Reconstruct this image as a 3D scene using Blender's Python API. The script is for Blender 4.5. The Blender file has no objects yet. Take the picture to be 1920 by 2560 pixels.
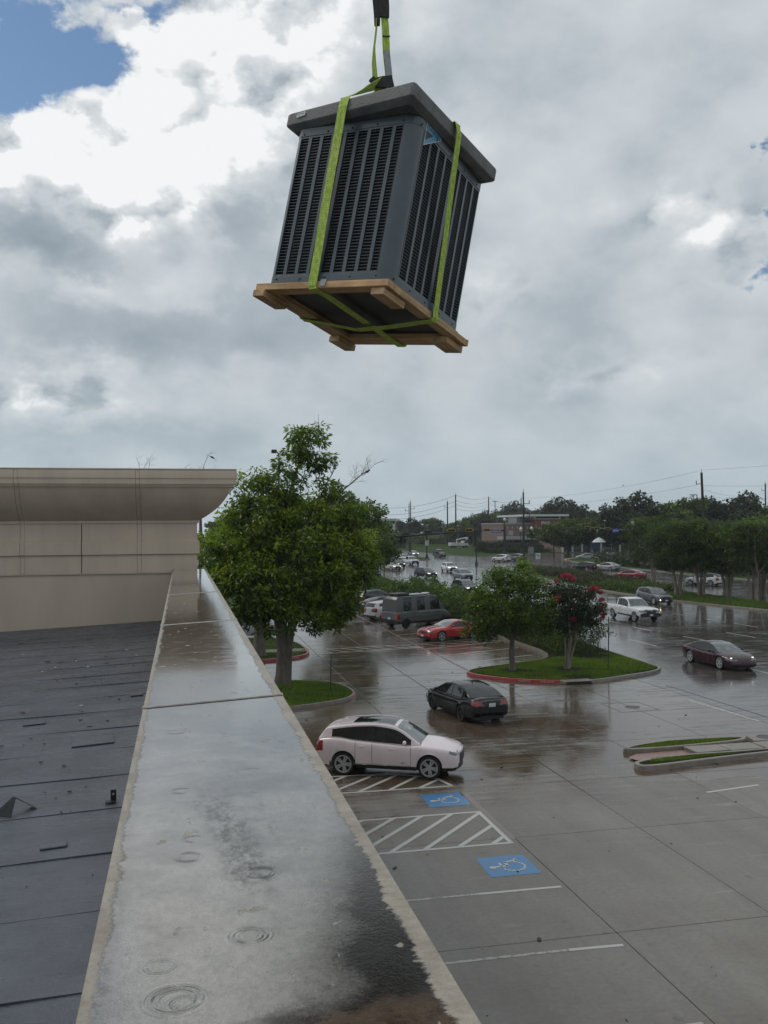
import bpy, bmesh, math, random
import numpy as np
from mathutils import Vector, Matrix
random.seed(7); RNG = np.random.default_rng(7)
SC = bpy.context.scene
COL = SC.collection
R = math.radians

# ------------------------------------------------------------------ camera
cam = bpy.data.cameras.new('camera'); CAM = bpy.data.objects.new('camera', cam); COL.objects.link(CAM)
cam.sensor_fit = 'VERTICAL'; cam.sensor_height = 36.0; cam.lens = 36.0 * 2320 / 2560
cam.clip_start = 0.05; cam.clip_end = 9000
yaw, pitch, roll = R(12.3086), R(0.9252), R(0.4)
fw = Vector((math.sin(yaw)*math.cos(pitch), math.cos(yaw)*math.cos(pitch), math.sin(pitch)))
r0 = Vector((math.cos(yaw), -math.sin(yaw), 0)); u0 = r0.cross(fw)
rt = r0*math.cos(roll) - u0*math.sin(roll); up = u0*math.cos(roll) + r0*math.sin(roll)
CAM.matrix_world = Matrix(((rt.x, up.x, -fw.x, 0), (rt.y, up.y, -fw.y, 0), (rt.z, up.z, -fw.z, 8.1), (0, 0, 0, 1)))
SC.camera = CAM

# ------------------------------------------------------------------ render settings
SC.view_settings.view_transform = 'Standard'; SC.view_settings.look = 'None'
SC.view_settings.exposure = 0.57; SC.view_settings.gamma = 1.0; SC.view_settings.use_curve_mapping = False
SC.render.engine = 'CYCLES'
SC.cycles.use_denoising = True
SC.cycles.max_bounces = 6; SC.cycles.diffuse_bounces = 2; SC.cycles.glossy_bounces = 3
SC.cycles.transmission_bounces = 3; SC.cycles.transparent_max_bounces = 6
SC.cycles.caustics_reflective = False; SC.cycles.caustics_refractive = False

# ------------------------------------------------------------------ node helper
class NT:
    def __init__(s, tree): s.t = tree; s.n = tree.nodes; s.l = tree.links
    def node(s, typ, **kw):
        n = s.n.new(typ)
        for k, v in kw.items(): setattr(n, k, v)
        return n
    def put(s, sock, v):
        if v is None: return
        if isinstance(v, bpy.types.NodeSocket): s.l.new(v, sock)
        else:
            if isinstance(v, (tuple, list)) and len(v) == 3 and sock.type == 'RGBA': v = (*v, 1)
            sock.default_value = v
    def m(s, op, a, b=None, c=None, clamp=False):
        n = s.node('ShaderNodeMath', operation=op, use_clamp=clamp)
        for i, v in enumerate((a, b, c)): s.put(n.inputs[i], v)
        return n.outputs[0]
    def v(s, op, a, b=None, c=None):
        n = s.node('ShaderNodeVectorMath', operation=op)
        s.put(n.inputs[0], a); s.put(n.inputs[1], b)
        if c is not None: s.put(n.inputs[3] if op == 'SCALE' else n.inputs[2], c)
        return n.outputs['Value'] if op in ('DOT_PRODUCT', 'LENGTH') else n.outputs['Vector']
    def sep(s, v):
        n = s.node('ShaderNodeSeparateXYZ'); s.put(n.inputs[0], v); return n.outputs
    def comb(s, x=0., y=0., z=0.):
        n = s.node('ShaderNodeCombineXYZ')
        for i, q in enumerate((x, y, z)): s.put(n.inputs[i], q)
        return n.outputs[0]
    def noise(s, vec, scale, detail=4., rough=.5, dist=0., col=False):
        n = s.node('ShaderNodeTexNoise'); s.put(n.inputs['Vector'], vec)
        n.inputs['Scale'].default_value = scale; n.inputs['Detail'].default_value = detail
        n.inputs['Roughness'].default_value = rough; n.inputs['Distortion'].default_value = dist
        return n.outputs['Color'] if col else n.outputs[0]
    def ramp(s, fac, stops, interp='LINEAR'):
        n = s.node('ShaderNodeValToRGB'); s.put(n.inputs[0], fac); r = n.color_ramp; r.interpolation = interp
        while len(r.elements) < len(stops): r.elements.new(.5)
        for e, (p, c) in zip(r.elements, stops):
            e.position = p; e.color = (*c, 1) if isinstance(c, (tuple, list)) else (c, c, c, 1)
        return n.outputs[0]
    def ss(s, x, a, b):
        n = s.node('ShaderNodeMapRange', interpolation_type='SMOOTHSTEP'); s.put(n.inputs[0], x)
        n.inputs[1].default_value = a; n.inputs[2].default_value = b; return n.outputs[0]
    def mix(s, f, a, b, blend='MIX'):
        n = s.node('ShaderNodeMix', data_type='RGBA', blend_type=blend)
        s.put(n.inputs[0], f); s.put(n.inputs[6], a); s.put(n.inputs[7], b); return n.outputs[2]
    def bump(s, h, strength=.2, dist=.01, normal=None):
        n = s.node('ShaderNodeBump'); s.put(n.inputs['Strength'], strength); n.inputs['Distance'].default_value = dist
        s.put(n.inputs['Height'], h); s.put(n.inputs['Normal'], normal); return n.outputs[0]

SUN_AZ, SUN_EL = R(-55), R(48)      # azimuth from +Y towards +X
# ------------------------------------------------------------------ sky
W = bpy.data.worlds.new('World'); SC.world = W; W.use_nodes = True
w = NT(W.node_tree); w.n.clear()
sky = w.node('ShaderNodeTexSky', sky_type='NISHITA'); sky.sun_disc = False
sky.sun_elevation = SUN_EL; sky.sun_rotation = SUN_AZ
sky.air_density = 1.2; sky.dust_density = .4; sky.ozone_density = 2.0
D = w.node('ShaderNodeTexCoord').outputs['Generated']
dx, dy, dz = w.sep(D)
az = w.m('ARCTAN2', dx, dy); el = w.m('ARCSINE', w.m('MINIMUM', w.m('MAXIMUM', dz, -1.), 1.))
den = w.m('ADD', w.m('MAXIMUM', dz, 0.), .22)
PL = w.comb(w.m('DIVIDE', dx, den), w.m('DIVIDE', dy, den), 0.)          # cloud deck seen in perspective
UV = w.comb(w.m('MULTIPLY', az, 57.2958), w.m('MULTIPLY', el, 57.2958), 0.)
DV = w.v('MULTIPLY', D, (1., 1., 1.55))
PL = w.v('ADD', w.v('SCALE', DV, None, 1.0), w.v('SCALE', PL, None, .10))
wn1 = w.noise(PL, 5.5, 8., .60, col=True)
wn2 = w.noise(PL, 22., 6., .62, col=True)
UVW = w.v('ADD', UV, w.v('SCALE', w.v('SUBTRACT', wn1, (.5, .5, .5)), None, 6.5))
UVW = w.v('ADD', UVW, w.v('SCALE', w.v('SUBTRACT', wn2, (.5, .5, .5)), None, 2.4))
def blobs(lst, uv):
    acc = None
    for (u_, v_, su, sv, a) in lst:
        q = w.v('MULTIPLY', w.v('SUBTRACT', uv, (u_, v_, 0.)), (1/su, 1/sv, 0.))
        g = w.m('POWER', .3679, w.v('DOT_PRODUCT', q, q))
        acc = w.m('MULTIPLY', g, a) if acc is None else w.m('MULTIPLY_ADD', g, a, acc)
    return acc
BLUE = [(-10.8, 25.6, 5.0, 2.6, 1.0), (-6.4, 26.3, 3.0, 1.6, .8), (-2.41, 28.9, 4.1, .6, .5), (35.6, 13.85, 1.2, .9, .66),
        (35.6, 17.42, .7, .7, .62), (35.7, 20.85, .6, .5, .55), (6.82, 25.84, .75, .32, .42)]
BRI = [(-6.5, 22.3, 6.0, 2.6, .52), (-1.2, 21.8, 5.8, 4.2, .50), (-8.9, 19.6, 4.0, 2.2, .45), (0.31, 27.8, 5.0, 1.5, .34), (-4.0, 19.0, 5.0, 1.8, .22),
       (6.5, 28.39, 6.5, 1.9, .30), (2.6, 17.6, 1.6, 1.0, .16), (29.96, 17.1, 4.2, 1.6, .20), (24.51, 8.62, 2.8, .8, .20),
       (18.7, 13.89, 2.2, 1.7, .24), (-7.43, 8.12, 5.0, 1.4, .38), (33.53, 15.98, 2.2, 2.6, .20), (4.77, 23.91, 3.0, 2.9, .26),
       (-5.1, 13.83, 5.5, 1.1, .16), (28.29, 9.4, 2.9, .9, .14), (17.35, 21.73, 3.4, 1.6, .10), (-2.42, 24.8, 4.2, 1.3, .30),
       (-8.4, 16.5, 4.0, 1.5, -.44), (3.5, 18.7, 2.9, 2.2, -.42), (.25, 11.3, 9.3, 2.1, -.26), (-4.84, 14.92, 3.2, .8, -.10),
       (-3.81, 5.41, 9.05, 1.2, -.13), (14.24, 25.93, 3.6, 1.9, -.15), (24.44, 26.75, 8., 2.9, -.07), (22.34, 12.2, 5.9, 2.1, -.11),
       (13.58, 16.15, 3.44, 3.14, -.05), (6.41, 14.52, 3.43, 1.6, -.10)]
fb = w.noise(PL, 7.5, 10., .56)
sun2 = (math.sin(SUN_AZ)*.018, math.cos(SUN_AZ)*.010, .018)
fb2 = w.noise(w.v('ADD', PL, sun2), 7.5, 10., .56)
relief = w.m('SUBTRACT', fb, fb2)
fine = w.noise(PL, 30., 8., .6)
vd = w.v('ADD', PL, w.v('SCALE', w.v('SUBTRACT', wn2, (.5, .5, .5)), None, .05))
def puff(scale, vec):
    n = w.node('ShaderNodeTexVoronoi', feature='F1'); w.put(n.inputs['Vector'], vec); n.inputs['Scale'].default_value = scale
    return n.outputs['Distance']
vs2 = w.v('ADD', vd, sun2)
p1 = puff(12., vd); p2 = puff(27., vd); hp = w.m('ADD', w.m('MULTIPLY', p1, .62), w.m('MULTIPLY', p2, .38)); hrel = w.m('SUBTRACT', puff(12., vs2), p1)
base = w.m('ADD', .53, w.m('MULTIPLY', w.ss(el, .05, .5), .05))
B0 = w.m('ADD', base, w.m('MULTIPLY', blobs(BRI, UVW), .80))
lit = w.ss(B0, .54, .85)
Bv = w.m('ADD', B0, w.m('MULTIPLY', w.m('SUBTRACT', fb, .5), .52))
Bv = w.m('ADD', Bv, w.m('MULTIPLY', relief, w.m('MULTIPLY', w.m('ADD', lit, .12), -2.2)))
Bv = w.m('ADD', Bv, w.m('MULTIPLY', hrel, w.m('MULTIPLY', w.m('ADD', lit, .05), 1.3)))
Bv = w.m('ADD', Bv, w.m('MULTIPLY', w.m('SUBTRACT', .42, hp), w.m('MULTIPLY', w.m('ADD', lit, .10), .34)))
Bv = w.m('ADD', Bv, w.m('MULTIPLY', w.m('SUBTRACT', fine, .5), w.m('ADD', .05, w.m('MULTIPLY', lit, .12))))
Bv = w.m('ADD', w.m('MULTIPLY', w.m('SUBTRACT', Bv, .55), 1.14), .555)
cloud = w.ramp(Bv, [(0., (.145, .172, .195)), (.22, (.205, .245, .28)), (.42, (.275, .313, .343)), (.58, (.372, .405, .43)),
                    (.82, (.475, .495, .51)), (1.0, (.61, .62, .627))])
bl = w.m('ADD', blobs(BLUE, UVW), w.m('MULTIPLY', w.m('SUBTRACT', hp, .42), .8))
bl = w.m('ADD', bl, w.m('MULTIPLY', w.m('SUBTRACT', fine, .5), .55))
bmask = w.ss(bl, .34, .70)
skyc = w.v('MULTIPLY', sky.outputs[0], (.050, .055, .058))
colr = w.mix(bmask, cloud, skyc)
hz = w.ss(el, .20, -.01)                                            # rain haze low down
colr = w.mix(w.m('MULTIPLY', hz, .6), colr, (.305, .375, .41))
bg = w.node('ShaderNodeBackground'); bg.inputs[1].default_value = .1
w.put(bg.inputs[0], w.v('SCALE', colr, None, 10.0))
wo = w.node('ShaderNodeOutputWorld'); w.l.new(bg.outputs[0], wo.inputs[0])
W.cycles.sampling_method = 'MANUAL'; W.cycles.sample_map_resolution = 512

# ------------------------------------------------------------------ sun (behind cloud)
sl = bpy.data.lights.new('sun', 'SUN'); sl.energy = .7; sl.angle = R(25); sl.color = (1., .95, .88)
so = bpy.data.objects.new('sun', sl); COL.objects.link(so)
sd = Vector((math.sin(SUN_AZ)*math.cos(SUN_EL), math.cos(SUN_AZ)*math.cos(SUN_EL), math.sin(SUN_EL)))
so.rotation_euler = sd.to_track_quat('Z', 'Y').to_euler()

# ================================================================== materials
MATS = {}
def newmat(name):
    mt = bpy.data.materials.new(name); mt.use_nodes = True; t = NT(mt.node_tree); MATS[name] = mt
    return mt, t, t.n['Principled BSDF']
def P(name, col, rough=.5, metal=0., var=.18, vscale=4., bump=0., bscale=60., spec=.5, coat=0., space='Object', emit=None, es=1., stretch=None):
    mt, t, b = newmat(name)
    if space == 'Position': vec = t.node('ShaderNodeNewGeometry').outputs['Position']
    else: vec = t.node('ShaderNodeTexCoord').outputs['Object']
    if stretch: vec = t.v('MULTIPLY', vec, stretch)
    if var:
        f = t.noise(vec, vscale, 6., .6)
        k = t.ramp(f, [(.25, 1-var*1.3), (.75, 1+var)])
        c = t.mix(1., (*col, 1), k, 'MULTIPLY'); t.put(b.inputs['Base Color'], c)
        t.put(b.inputs['Roughness'], t.m('MULTIPLY', t.ramp(f, [(.2, .8), (.8, 1.2)]), rough, clamp=True))
    else:
        b.inputs['Base Color'].default_value = (*col, 1); b.inputs['Roughness'].default_value = rough
    b.inputs['Metallic'].default_value = metal; b.inputs['Specular IOR Level'].default_value = spec
    if coat: b.inputs['Coat Weight'].default_value = coat; b.inputs['Coat Roughness'].default_value = .03
    if bump: t.put(b.inputs['Normal'], t.bump(t.noise(vec, bscale, 4., .6), bump, .01))
    if emit: b.inputs['Emission Color'].default_value = (*emit, 1); b.inputs['Emission Strength'].default_value = es
    return mt

def mat_wet_ground(name, dry, wet, y_dry=(24., 30.), streak=(.35, 2.2, 1.), brown=(.085, .054, .034), rmin=.03, rmax=.42, drybias=.0):
    mt, t, b = newmat(name)
    pos = t.node('ShaderNodeNewGeometry').outputs['Position']
    st = t.v('MULTIPLY', pos, streak)
    n1 = t.noise(pos, .35, 5., .6); n2 = t.noise(st, 1.6, 6., .62); n3 = t.noise(pos, 9., 6., .65); n4 = t.noise(pos, 60., 3., .6)
    px, py, pz = t.sep(pos)
    far = t.ss(t.m('ADD', py, t.m('MULTIPLY', t.m('SUBTRACT', n1, .5), 6.)), *y_dry)
    wetness = t.m('ADD', t.m('MULTIPLY', far, .62), t.m('MULTIPLY', t.m('ADD', t.m('SUBTRACT', n1, .5), t.m('SUBTRACT', n2, .5)), 1.5))
    wetness = t.m('ADD', wetness, .16 - drybias)
    pud = t.ss(wetness, .15, .85)
    c = t.mix(pud, dry, wet)
    c = t.mix(1., c, t.m('ADD', .93, t.m('MULTIPLY', t.node('ShaderNodeObjectInfo').outputs['Random'], .14)), 'MULTIPLY')
    c = t.mix(t.m('MULTIPLY', t.ss(n1, .36, .66), t.m('ADD', .25, t.m('MULTIPLY', far, .65))), c, brown)
    sp = t.noise(pos, 3.1, 2., .4); c = t.mix(t.m('MULTIPLY', t.ss(sp, .68, .76), .35), c, (.03, .028, .026))
    tr_ = t.noise(t.v('MULTIPLY', pos, (1.3, .10, 1.)), 1., 3., .55); c = t.mix(1., c, t.ramp(tr_, [(.3, .86), (.7, 1.10)]), 'MULTIPLY')
    c = t.mix(1., c, t.ramp(n3, [(.25, .78), (.75, 1.18)]), 'MULTIPLY')
    c = t.mix(t.ss(n2, .60, .74), c, t.mix(.35, c, (.30, .285, .26)))
    c = t.mix(1., c, t.ramp(n4, [(.3, .9), (.7, 1.1)]), 'MULTIPLY')
    t.put(b.inputs['Base Color'], c)
    rr = t.m('ADD', rmin, t.m('MULTIPLY', t.m('SUBTRACT', 1., pud), rmax - rmin))
    stk = t.ss(t.noise(t.v('MULTIPLY', pos, (.22, 3.4, 1.)), 1.3, 5., .65), .46, .62)
    rr = t.m('ADD', rr, t.m('MULTIPLY', t.m('MULTIPLY', stk, far), .14))
    t.put(b.inputs['Roughness'], t.m('ADD', rr, t.m('MULTIPLY', n3, .05)))
    b.inputs['Specular IOR Level'].default_value = .5
    h = t.m('ADD', t.m('MULTIPLY', n2, .55), t.m('ADD', t.m('MULTIPLY', n3, .10), t.m('MULTIPLY', n4, .05)))
    rip = t.noise(t.v('MULTIPLY', pos, (.8, 3.2, 1.)), 2.2, 4., .6)
    h = t.m('ADD', h, t.m('MULTIPLY', rip, .35))
    t.put(b.inputs['Normal'], t.bump(h, t.m('MULTIPLY', .34, t.m('SUBTRACT', 1., t.m('MULTIPLY', t.ss(py, 45., 130.), .93))), .014))
    return mt

mat_wet_ground('pavement', (.180, .168, .148), (.088, .072, .055))
mat_wet_ground('roadway', (.120, .113, .105), (.075, .070, .066), y_dry=(10., 12.), brown=(.055, .044, .038), rmin=.06, rmax=.30)
P('joint_sealant', (.035, .033, .030), .4, space='Position')
P('kerb_concrete', (.19, .165, .135), .32, var=.3, vscale=3, bump=.25, space='Position')
P('kerb_red', (.30, .022, .026), .3, var=.3, vscale=5, bump=.2, space='Position')
P('kerb_faded', (.24, .15, .125), .32, var=.35, vscale=7, bump=.2, space='Position')
P('kerb_yellow', (.42, .24, .02), .4, var=.2, space='Position')
P('soil', (.022, .026, .010), .9, spec=.08, var=.5, vscale=5, bump=.4, space='Position')
P('verge', (.034, .062, .013), .9, spec=.08, var=.4, vscale=.6, bump=.4, bscale=8, space='Position')
P('land', (.03, .045, .016), .9, spec=.05, var=.4, vscale=.05, space='Position')
P('brick_paver', (.24, .125, .10), .3, var=.2, vscale=8, bump=.2, space='Position')
def worn_paint(name, col, cover=.5):
    mt, t, b = newmat(name)
    pos = t.node('ShaderNodeNewGeometry').outputs['Position']
    n = t.noise(pos, 7., 8., .7); k = t.ss(n, cover-.12, cover+.06)
    t.put(b.inputs['Base Color'], t.mix(k, (.15, .14, .125), t.mix(t.noise(pos, 30., 4.), [q*.8 for q in col], col)))
    b.inputs['Roughness'].default_value = .28
    t.put(b.inputs['Normal'], t.bump(n, .2, .01)); return mt
worn_paint('marking_white', (.50, .49, .46), .34)
worn_paint('marking_white_worn', (.42, .41, .385), .50)
worn_paint('marking_red_worn', (.22, .15, .135), .52)
worn_paint('marking_blue', (.045, .20, .42), .28)
worn_paint('marking_road', (.46, .45, .43), .42)

# coping: prefinished metal under a film of water
def mat_coping():
    mt, t, b = newmat('coping_metal')
    pos = t.node('ShaderNodeNewGeometry').outputs['Position']; nrm = t.node('ShaderNodeNewGeometry').outputs['Normal']
    px, py, pz = t.sep(pos)
    jag = t.noise(t.v('MULTIPLY', pos, (1., 1.6, 1.)), 26., 8., .72); big = t.noise(pos, 3.2, 5., .6); mid = t.noise(pos, 9., 6., .62)
    ex = t.m('ADD', px, t.m('ADD', t.m('MULTIPLY', t.m('SUBTRACT', jag, .5), .05), t.m('MULTIPLY', t.m('SUBTRACT', t.m('ADD', t.m('MULTIPLY', big, .5), t.m('MULTIPLY', mid, .5)), .5), .09)))
    right = t.m('SUBTRACT', 1., t.ss(ex, .398, .408)); left = t.ss(ex, -.146, -.134)
    film = t.m('MULTIPLY', right, left)
    spl = t.ss(t.noise(t.v('MULTIPLY', pos, (1., .6, 1.)), 22., 3., .5), .68, .71)          # dry islands
    film = t.m('MULTIPLY', film, t.m('SUBTRACT', 1., t.m('MULTIPLY', spl, .85)))
    nx, ny, nz = t.sep(nrm); film = t.m('MULTIPLY', film, t.ss(nz, .8, .95))
    dryc = t.mix(t.ss(mid, .3, .7), (.25, .215, .17), (.36, .32, .265))
    dryc = t.mix(1., dryc, t.ramp(jag, [(.3, .75), (.7, 1.15)]), 'MULTIPLY')
    stk = t.noise(t.v('MULTIPLY', pos, (2.2, 26., 1.)), 1.6, 6., .68)
    fary = t.ss(py, 3.8, 5.4)
    blot = t.m('ADD', t.m('MULTIPLY', big, .45), t.m('ADD', t.m('MULTIPLY', mid, .35), t.m('MULTIPLY', jag, .25)))
    scum = t.m('MULTIPLY', t.ss(blot, .47, .66), t.m('SUBTRACT', 1., t.m('MULTIPLY', fary, .8)))
    edge_s = t.ss(t.m('ADD', t.m('ADD', px, t.m('MULTIPLY', t.m('SUBTRACT', stk, .5), .5)), t.m('MULTIPLY', t.m('SUBTRACT', 7., py), .02)), .20, .36)
    scum = t.m('MAXIMUM', scum, t.m('MULTIPLY', fary, t.m('MULTIPLY', edge_s, t.ss(stk, .35, .6))))
    scum = t.m('MAXIMUM', scum, t.m('MULTIPLY', fary, t.m('MULTIPLY', t.ss(stk, .60, .70), .6)))
    inner = t.ss(py, 3.4, 1.9)
    nearc = t.mix(1., t.mix(inner, (.15, .142, .138), (.255, .242, .215)), t.ramp(t.m('ADD', t.m('MULTIPLY', big, .6), t.m('MULTIPLY', mid, .4)), [(.36, .50), (.52, 1.), (.66, 1.25)]), 'MULTIPLY')
    wetc = t.mix(scum, t.mix(fary, nearc, (.052, .038, .028)), (.29, .275, .25))  # far film coloured brown for the tower's reflection, plus staining
    grit0 = t.noise(t.v('MULTIPLY', pos, (1., .5, 1.)), 42., 6., .75)
    bx = t.m('ADD', .175, t.m('MULTIPLY', t.m('SUBTRACT', py, 1.4), .20))
    peel0 = t.m('ADD', t.m('SUBTRACT', px, bx), t.m('ADD', t.m('MULTIPLY', t.m('SUBTRACT', mid, .5), .20), t.m('MULTIPLY', t.m('SUBTRACT', jag, .5), .04)))
    peel0 = t.ss(t.m('ADD', peel0, t.m('MULTIPLY', t.m('SUBTRACT', t.noise(pos, 120., 3., .7), .5), .09)), -.035, .095)
    peelm = t.m('MULTIPLY', peel0, t.m('SUBTRACT', 1., t.m('MULTIPLY', t.ss(py, 1.5, 3.2), .72)))
    streak = t.m('MULTIPLY', t.ss(t.m('ADD', t.m('ABSOLUTE', t.m('ADD', t.m('SUBTRACT', px, .115), t.m('MULTIPLY', t.m('SUBTRACT', py, 2.3), .10))), t.m('MULTIPLY', t.m('SUBTRACT', mid, .5), .12)), .075, .02), t.m('MULTIPLY', t.ss(py, 1.85, 2.05), t.ss(py, 3.0, 2.4)))
    peelm = t.m('MAXIMUM', peelm, t.m('MULTIPLY', streak, t.m('MULTIPLY', .75, t.ss(grit0, .38, .62))))
    wetc = t.mix(peelm, wetc, (.012, .010, .008))
    pallet_refl = t.m('MULTIPLY', t.ss(t.m('ADD', t.m('SUBTRACT', px, t.m('MULTIPLY', t.m('SUBTRACT', py, 1.42), .9)), t.m('MULTIPLY', t.m('SUBTRACT', mid, .5), .3)), .04, .10), t.ss(t.m('ADD', py, t.m('MULTIPLY', t.m('SUBTRACT', jag, .5), .10)), 1.49, 1.42))  # pallet's brown reflection painted into the film colour
    wetc = t.mix(pallet_refl, wetc, t.mix(t.ss(mid, .45, .6), (.022, .015, .010), (.070, .046, .028)))
    grit = t.noise(pos, 260., 3., .7); grit2 = t.noise(t.v('MULTIPLY', pos, (1., .55, 1.)), 70., 5., .75)
    wetc = t.mix(1., wetc, t.mix(t.m('SUBTRACT', 1., t.m('MULTIPLY', fary, .5)), (1., 1., 1.), t.ramp(grit2, [(.28, .66), (.5, 1.), (.74, 1.28)])), 'MULTIPLY')
    wetc = t.mix(1., wetc, t.ramp(grit, [(.3, .72), (.7, 1.25)]), 'MULTIPLY')
    fr = t.m('MULTIPLY', t.m('SUBTRACT', 1., t.ss(ex, -.134, -.095)), film); wetc = t.mix(t.m('MULTIPLY', fr, t.m('MULTIPLY', t.ss(grit2, .40, .60), .75)), wetc, (.05, .045, .04))
    dryc = t.mix(1., dryc, t.ramp(grit, [(.3, .8), (.7, 1.2)]), 'MULTIPLY')
    t.put(b.inputs['Base Color'], t.mix(film, dryc, wetc))
    # orange-peel water on the outer half, still water on the inner half
    peel = t.m('MULTIPLY', peel0, t.m('SUBTRACT', 1., t.m('MULTIPLY', t.ss(py, 1.8, 3.6), .9)))
    rl = t.m('ADD', t.m('SUBTRACT', .10, t.m('MULTIPLY', fary, .10)), t.m('ADD', t.m('MULTIPLY', scum, .18), t.m('MULTIPLY', t.m('SUBTRACT', mid, .5), .12)))
    t.put(b.inputs['Roughness'], t.m('ADD', t.m('MULTIPLY', film, rl), t.m('MULTIPLY', t.m('SUBTRACT', 1., film), .45)))
    t.put(b.inputs['Metallic'], t.m('MULTIPLY', film, t.m('MULTIPLY', t.m('SUBTRACT', 1., peelm), t.m('SUBTRACT', t.m('ADD', .62, t.m('MULTIPLY', fary, -.42)), t.m('MULTIPLY', scum, .15)))))
    b.inputs['Coat IOR'].default_value = 1.33
    t.put(b.inputs['Coat Weight'], t.m('MULTIPLY', film, t.m('SUBTRACT', 1., t.m('MULTIPLY', peelm, .8))))
    t.put(b.inputs['Specular IOR Level'], t.m('SUBTRACT', .5, t.m('MULTIPLY', t.m('MULTIPLY', peelm, film), .34))); t.put(b.inputs['Coat Roughness'], t.m('ADD', .035, t.m('MULTIPLY', t.m('MAXIMUM', scum, t.ss(mid, .45, .7)), .13)))
    beads = t.noise(t.v('MULTIPLY', pos, (1., .8, 1.)), 150., 3., .6)
    soft = t.noise(pos, 34., 4., .55)
    h = t.m('MULTIPLY', t.m('MULTIPLY', beads, peel), .0006)
    h = t.m('ADD', h, t.m('MULTIPLY', t.m('MULTIPLY', soft, t.m('SUBTRACT', 1., peel)), .00016))
    h = t.m('ADD', h, t.m('ADD', t.m('MULTIPLY', jag, .00012), t.m('MULTIPLY', t.m('MULTIPLY', grit, t.m('SUBTRACT', 1., fary)), .00022)))
    brk = t.ss(t.noise(pos, 14., 2., .5), .30, .55)
    h = t.m('ADD', h, t.m('MULTIPLY', film, .0006))
    for (cx_, cy_, r_, k_) in [(.163, 2.042, .041, 1.), (.12, 1.734, .041, .9), (-.011, 1.527, .053, 1.1), (.093, 1.973, .012, .8), (.025, 2.30, .030, .7),
                          (.013, 2.176, .038, .7), (-.021, 3.52, .045, .6), (-.039, 1.647, .034, .5), (-.003, 2.728, .036, .6), (.0, 1.512, .03, .8), (.21, 2.9, .04, .5)]:
        d = t.v('LENGTH', t.v('MULTIPLY', t.v('SUBTRACT', pos, (cx_, cy_, 0.)), (1., 1., 0.)))
        wave = t.m('SINE', t.m('MULTIPLY', d, 6.2832 * 4.2 / r_))
        e_ = t.m('DIVIDE', t.m('SUBTRACT', d, r_*.72), r_*.26)
        env = t.m('POWER', .3679, t.m('MULTIPLY', e_, e_))
        h = t.m('ADD', h, t.m('MULTIPLY', t.m('MULTIPLY', t.m('MULTIPLY', wave, env), brk), (.00052*k_*r_/.04)))
    nb = t.bump(h, 1.0, 1.0)
    t.put(b.inputs['Normal'], nb); t.put(b.inputs['Coat Normal'], nb)
mat_coping()
def mat_membrane():
    mt, t, b = newmat('roof_membrane')
    pos = t.node('ShaderNodeNewGeometry').outputs['Position']
    g = t.noise(pos, 240., 2., .6); m_ = t.noise(pos, 2.2, 5., .6); s_ = t.noise(t.v('MULTIPLY', pos, (.5, 3., 1.)), 2., 4., .6)
    c = t.mix(t.ss(m_, .3, .7), (.050, .060, .078), (.080, .092, .114))
    c = t.mix(1., c, t.ramp(g, [(.25, .45), (.75, 1.7)]), 'MULTIPLY')
    t.put(b.inputs['Base Color'], c)
    t.put(b.inputs['Roughness'], t.ramp(s_, [(.3, .13), (.7, .40)]))
    h = t.m('ADD', t.m('MULTIPLY', g, .0022), t.m('ADD', t.m('MULTIPLY', s_, .004), t.m('MULTIPLY', t.noise(pos, 60., 3.), .0016)))
    t.put(b.inputs['Normal'], t.bump(h, .8, 1.)); return mt
mat_membrane()
P('tower_panel', (.52, .42, .325), .42, var=.13, vscale=1.6, bump=.05, bscale=25, space='Position', stretch=(1.6, 1.6, .35))
P('tower_wall', (.52, .43, .34), .55, var=.13, vscale=.9, bump=.14, bscale=120, space='Position', stretch=(1.5, 1.5, .3))
P('dark_gap', (.012, .012, .013), .8, var=0)
P('debris_dark', (.012, .012, .012), .5, var=.3)
P('debris_pale', (.5, .5, .48), .6, var=0)
P('flashing_grey', (.035, .04, .043), .85, spec=.1, var=.2)
# lifted unit
P('cabinet_paint', (.066, .086, .100), .33, var=.12, vscale=6, bump=.05, bscale=200, coat=.25)
P('blade_paint_shaded', (.030, .040, .050), .4, var=.15, vscale=6)  # cabinet paint darkened, putting the louvre slots' shade into the colour
P('cabinet_dark', (.006, .007, .009), .5, var=.2)
P('coil_dark', (.004, .004, .006), .6, var=.3, vscale=30)
P('slab_concrete', (.165, .165, .155), .7, var=.35, vscale=9, bump=.55, bscale=70)
def mat_wood(name, c1, c2, ax):
    mt, t, b = newmat(name)
    o = t.node('ShaderNodeTexCoord').outputs['Object']
    st = [30., 30., 30.]; st[ax] = 1.6
    n = t.noise(t.v('MULTIPLY', o, tuple(st)), 1.6, 5., .6, .6); n2 = t.noise(o, 5., 4., .6)
    c = t.mix(t.ss(n, .3, .7), c1, c2); c = t.mix(1., c, t.ramp(n2, [(.3, .65), (.7, 1.15)]), 'MULTIPLY')
    t.put(b.inputs['Base Color'], c); b.inputs['Roughness'].default_value = .65
    t.put(b.inputs['Normal'], t.bump(n, .3, .004)); return mt
mat_wood('wood_x', (.42, .225, .095), (.66, .42, .21), 0); mat_wood('wood_y', (.36, .21, .10), (.58, .39, .21), 1)
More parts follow.
